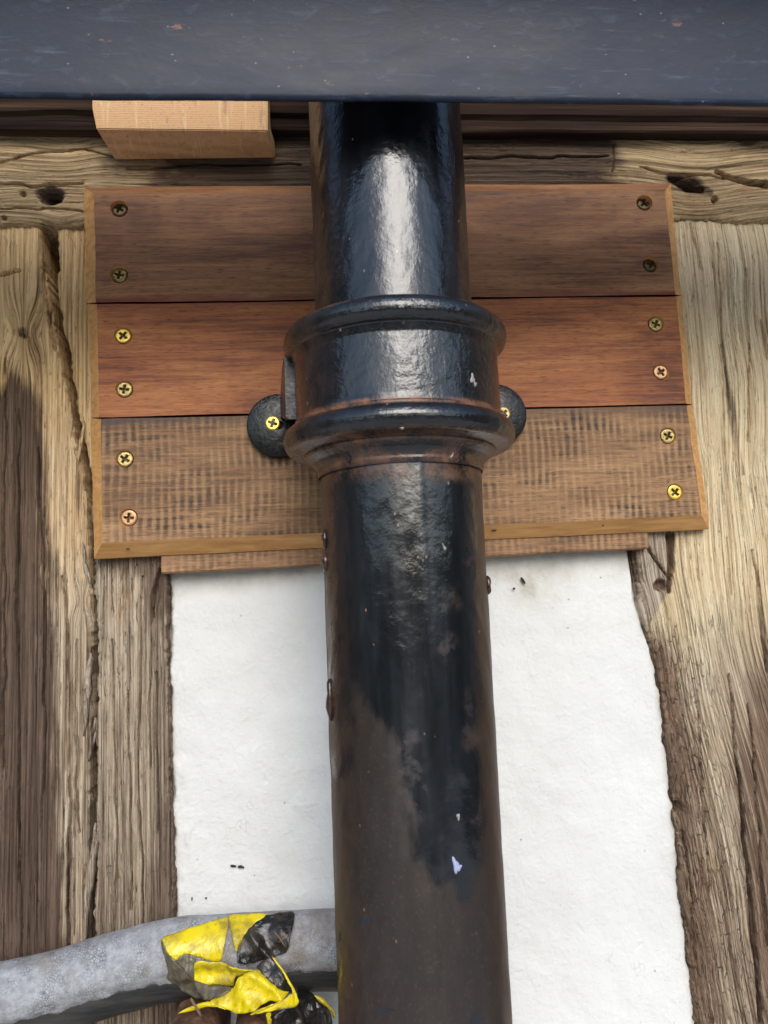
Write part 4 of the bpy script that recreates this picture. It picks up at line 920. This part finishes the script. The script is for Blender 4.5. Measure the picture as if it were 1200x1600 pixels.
# a twig caught in the tape
def twig(pts, r, name, label, mat, par=None):
    bm = bmesh.new(); rings = []
    for i, (x, y, Y) in enumerate(pts):
        q = Vector(P(x, y, Y)); rings.append([bm.verts.new(q + Vector((r * math.cos(a), r * math.sin(a) * .8, r * math.sin(a) * .6))) for a in np.linspace(0, 2 * math.pi, 6, endpoint=False)])
    for a, b in zip(rings[:-1], rings[1:]):
        for j in range(6): bm.faces.new((a[j], a[(j + 1) % 6], b[(j + 1) % 6], b[j]))
    bm.faces.new(rings[0]); bm.faces.new(rings[-1])
    o = bm_link(name, bm, mat, None, True); origin_to(o, P(*pts[-1])); 
    if label: tag(o, label, 'twig')
    return o
t = NT('straw'); STRAW = t.fin(lin(122, 92, 66), .8)
twig([(298, 1560, -.044), (304, 1570, -.046), (310, 1580, -.047), (316, 1590, -.046)], .0006, 'twig', 'tiny bent brown twig lying over the left brick', STRAW)
twig([(428, 1455, -.0325), (436, 1464, -.034), (442, 1474, -.0345), (446, 1480, -.0345)], .0003, 'twig', 'thin straw stuck on the black part of the tape', STRAW)
twig([(450, 1460, -.033), (443, 1466, -.034), (435, 1472, -.0345)], .00028, 'twig', 'short stalk crossing the straw on the black part of the tape', STRAW)

# ------------------------------------------------------------------ brick tops at the lower edge
t = NT('brick_clay'); g = t.objco(); n1 = t.noise(g, 120, 5, .65); n2 = t.noise(g, 700, 3, .6)
BR = t.fin(t.mix(t.mr(n2, .55, .7, 0, .6), t.ramp(n1, [(.35, lin(72, 52, 40)), (.55, lin(116, 80, 58)), (.7, lin(146, 112, 86))]), lin(60, 48, 40)), .8, t.bump(t.math('ADD', n1, n2), .6, .0012))
def brick(x0, x1, ytop, yf, label, seed):
    a = P(x0, ytop, yf); b = P(x1, ytop, yf)
    wx = b[0] - a[0]; H = Vector((wx / 2, .0352, .025)); rr_ = .0075
    bm = bmesh.new(); bmesh.ops.create_cube(bm, size=2); bmesh.ops.subdivide_edges(bm, edges=bm.edges[:], cuts=11, use_grid_fill=True)
    for v in bm.verts:
        p_ = Vector((v.co.x * H.x, v.co.y * H.y, v.co.z * H.z)); c_ = Vector([max(-H[k] + rr_, min(H[k] - rr_, p_[k])) for k in range(3)]); d_ = p_ - c_
        if d_.length > 1e-7: p_ = c_ + d_.normalized() * (rr_ + .0007 * float(fbm(np.array(p_.x * 160 + seed), np.array((p_.y + p_.z) * 160), 3, seed)))
        v.co = p_
    o = bm_link('brick', bm, BR, None, True); o.location = ((a[0] + b[0]) / 2, yf + .0352, a[2] - .025 - .0095)
    o.rotation_euler = (0, math.radians(2 if seed == 1 else -1.5), 0)
    tag(o, label, 'brick', 'bricks under the tape')
brick(247, 328, 1587, -.050, 'rounded brown brick top below the taped pipe, left of its pair', 1)
brick(356, 421, 1592, -.050, 'rounded brown brick top directly below the yellow tape folds, right of its pair', 2)
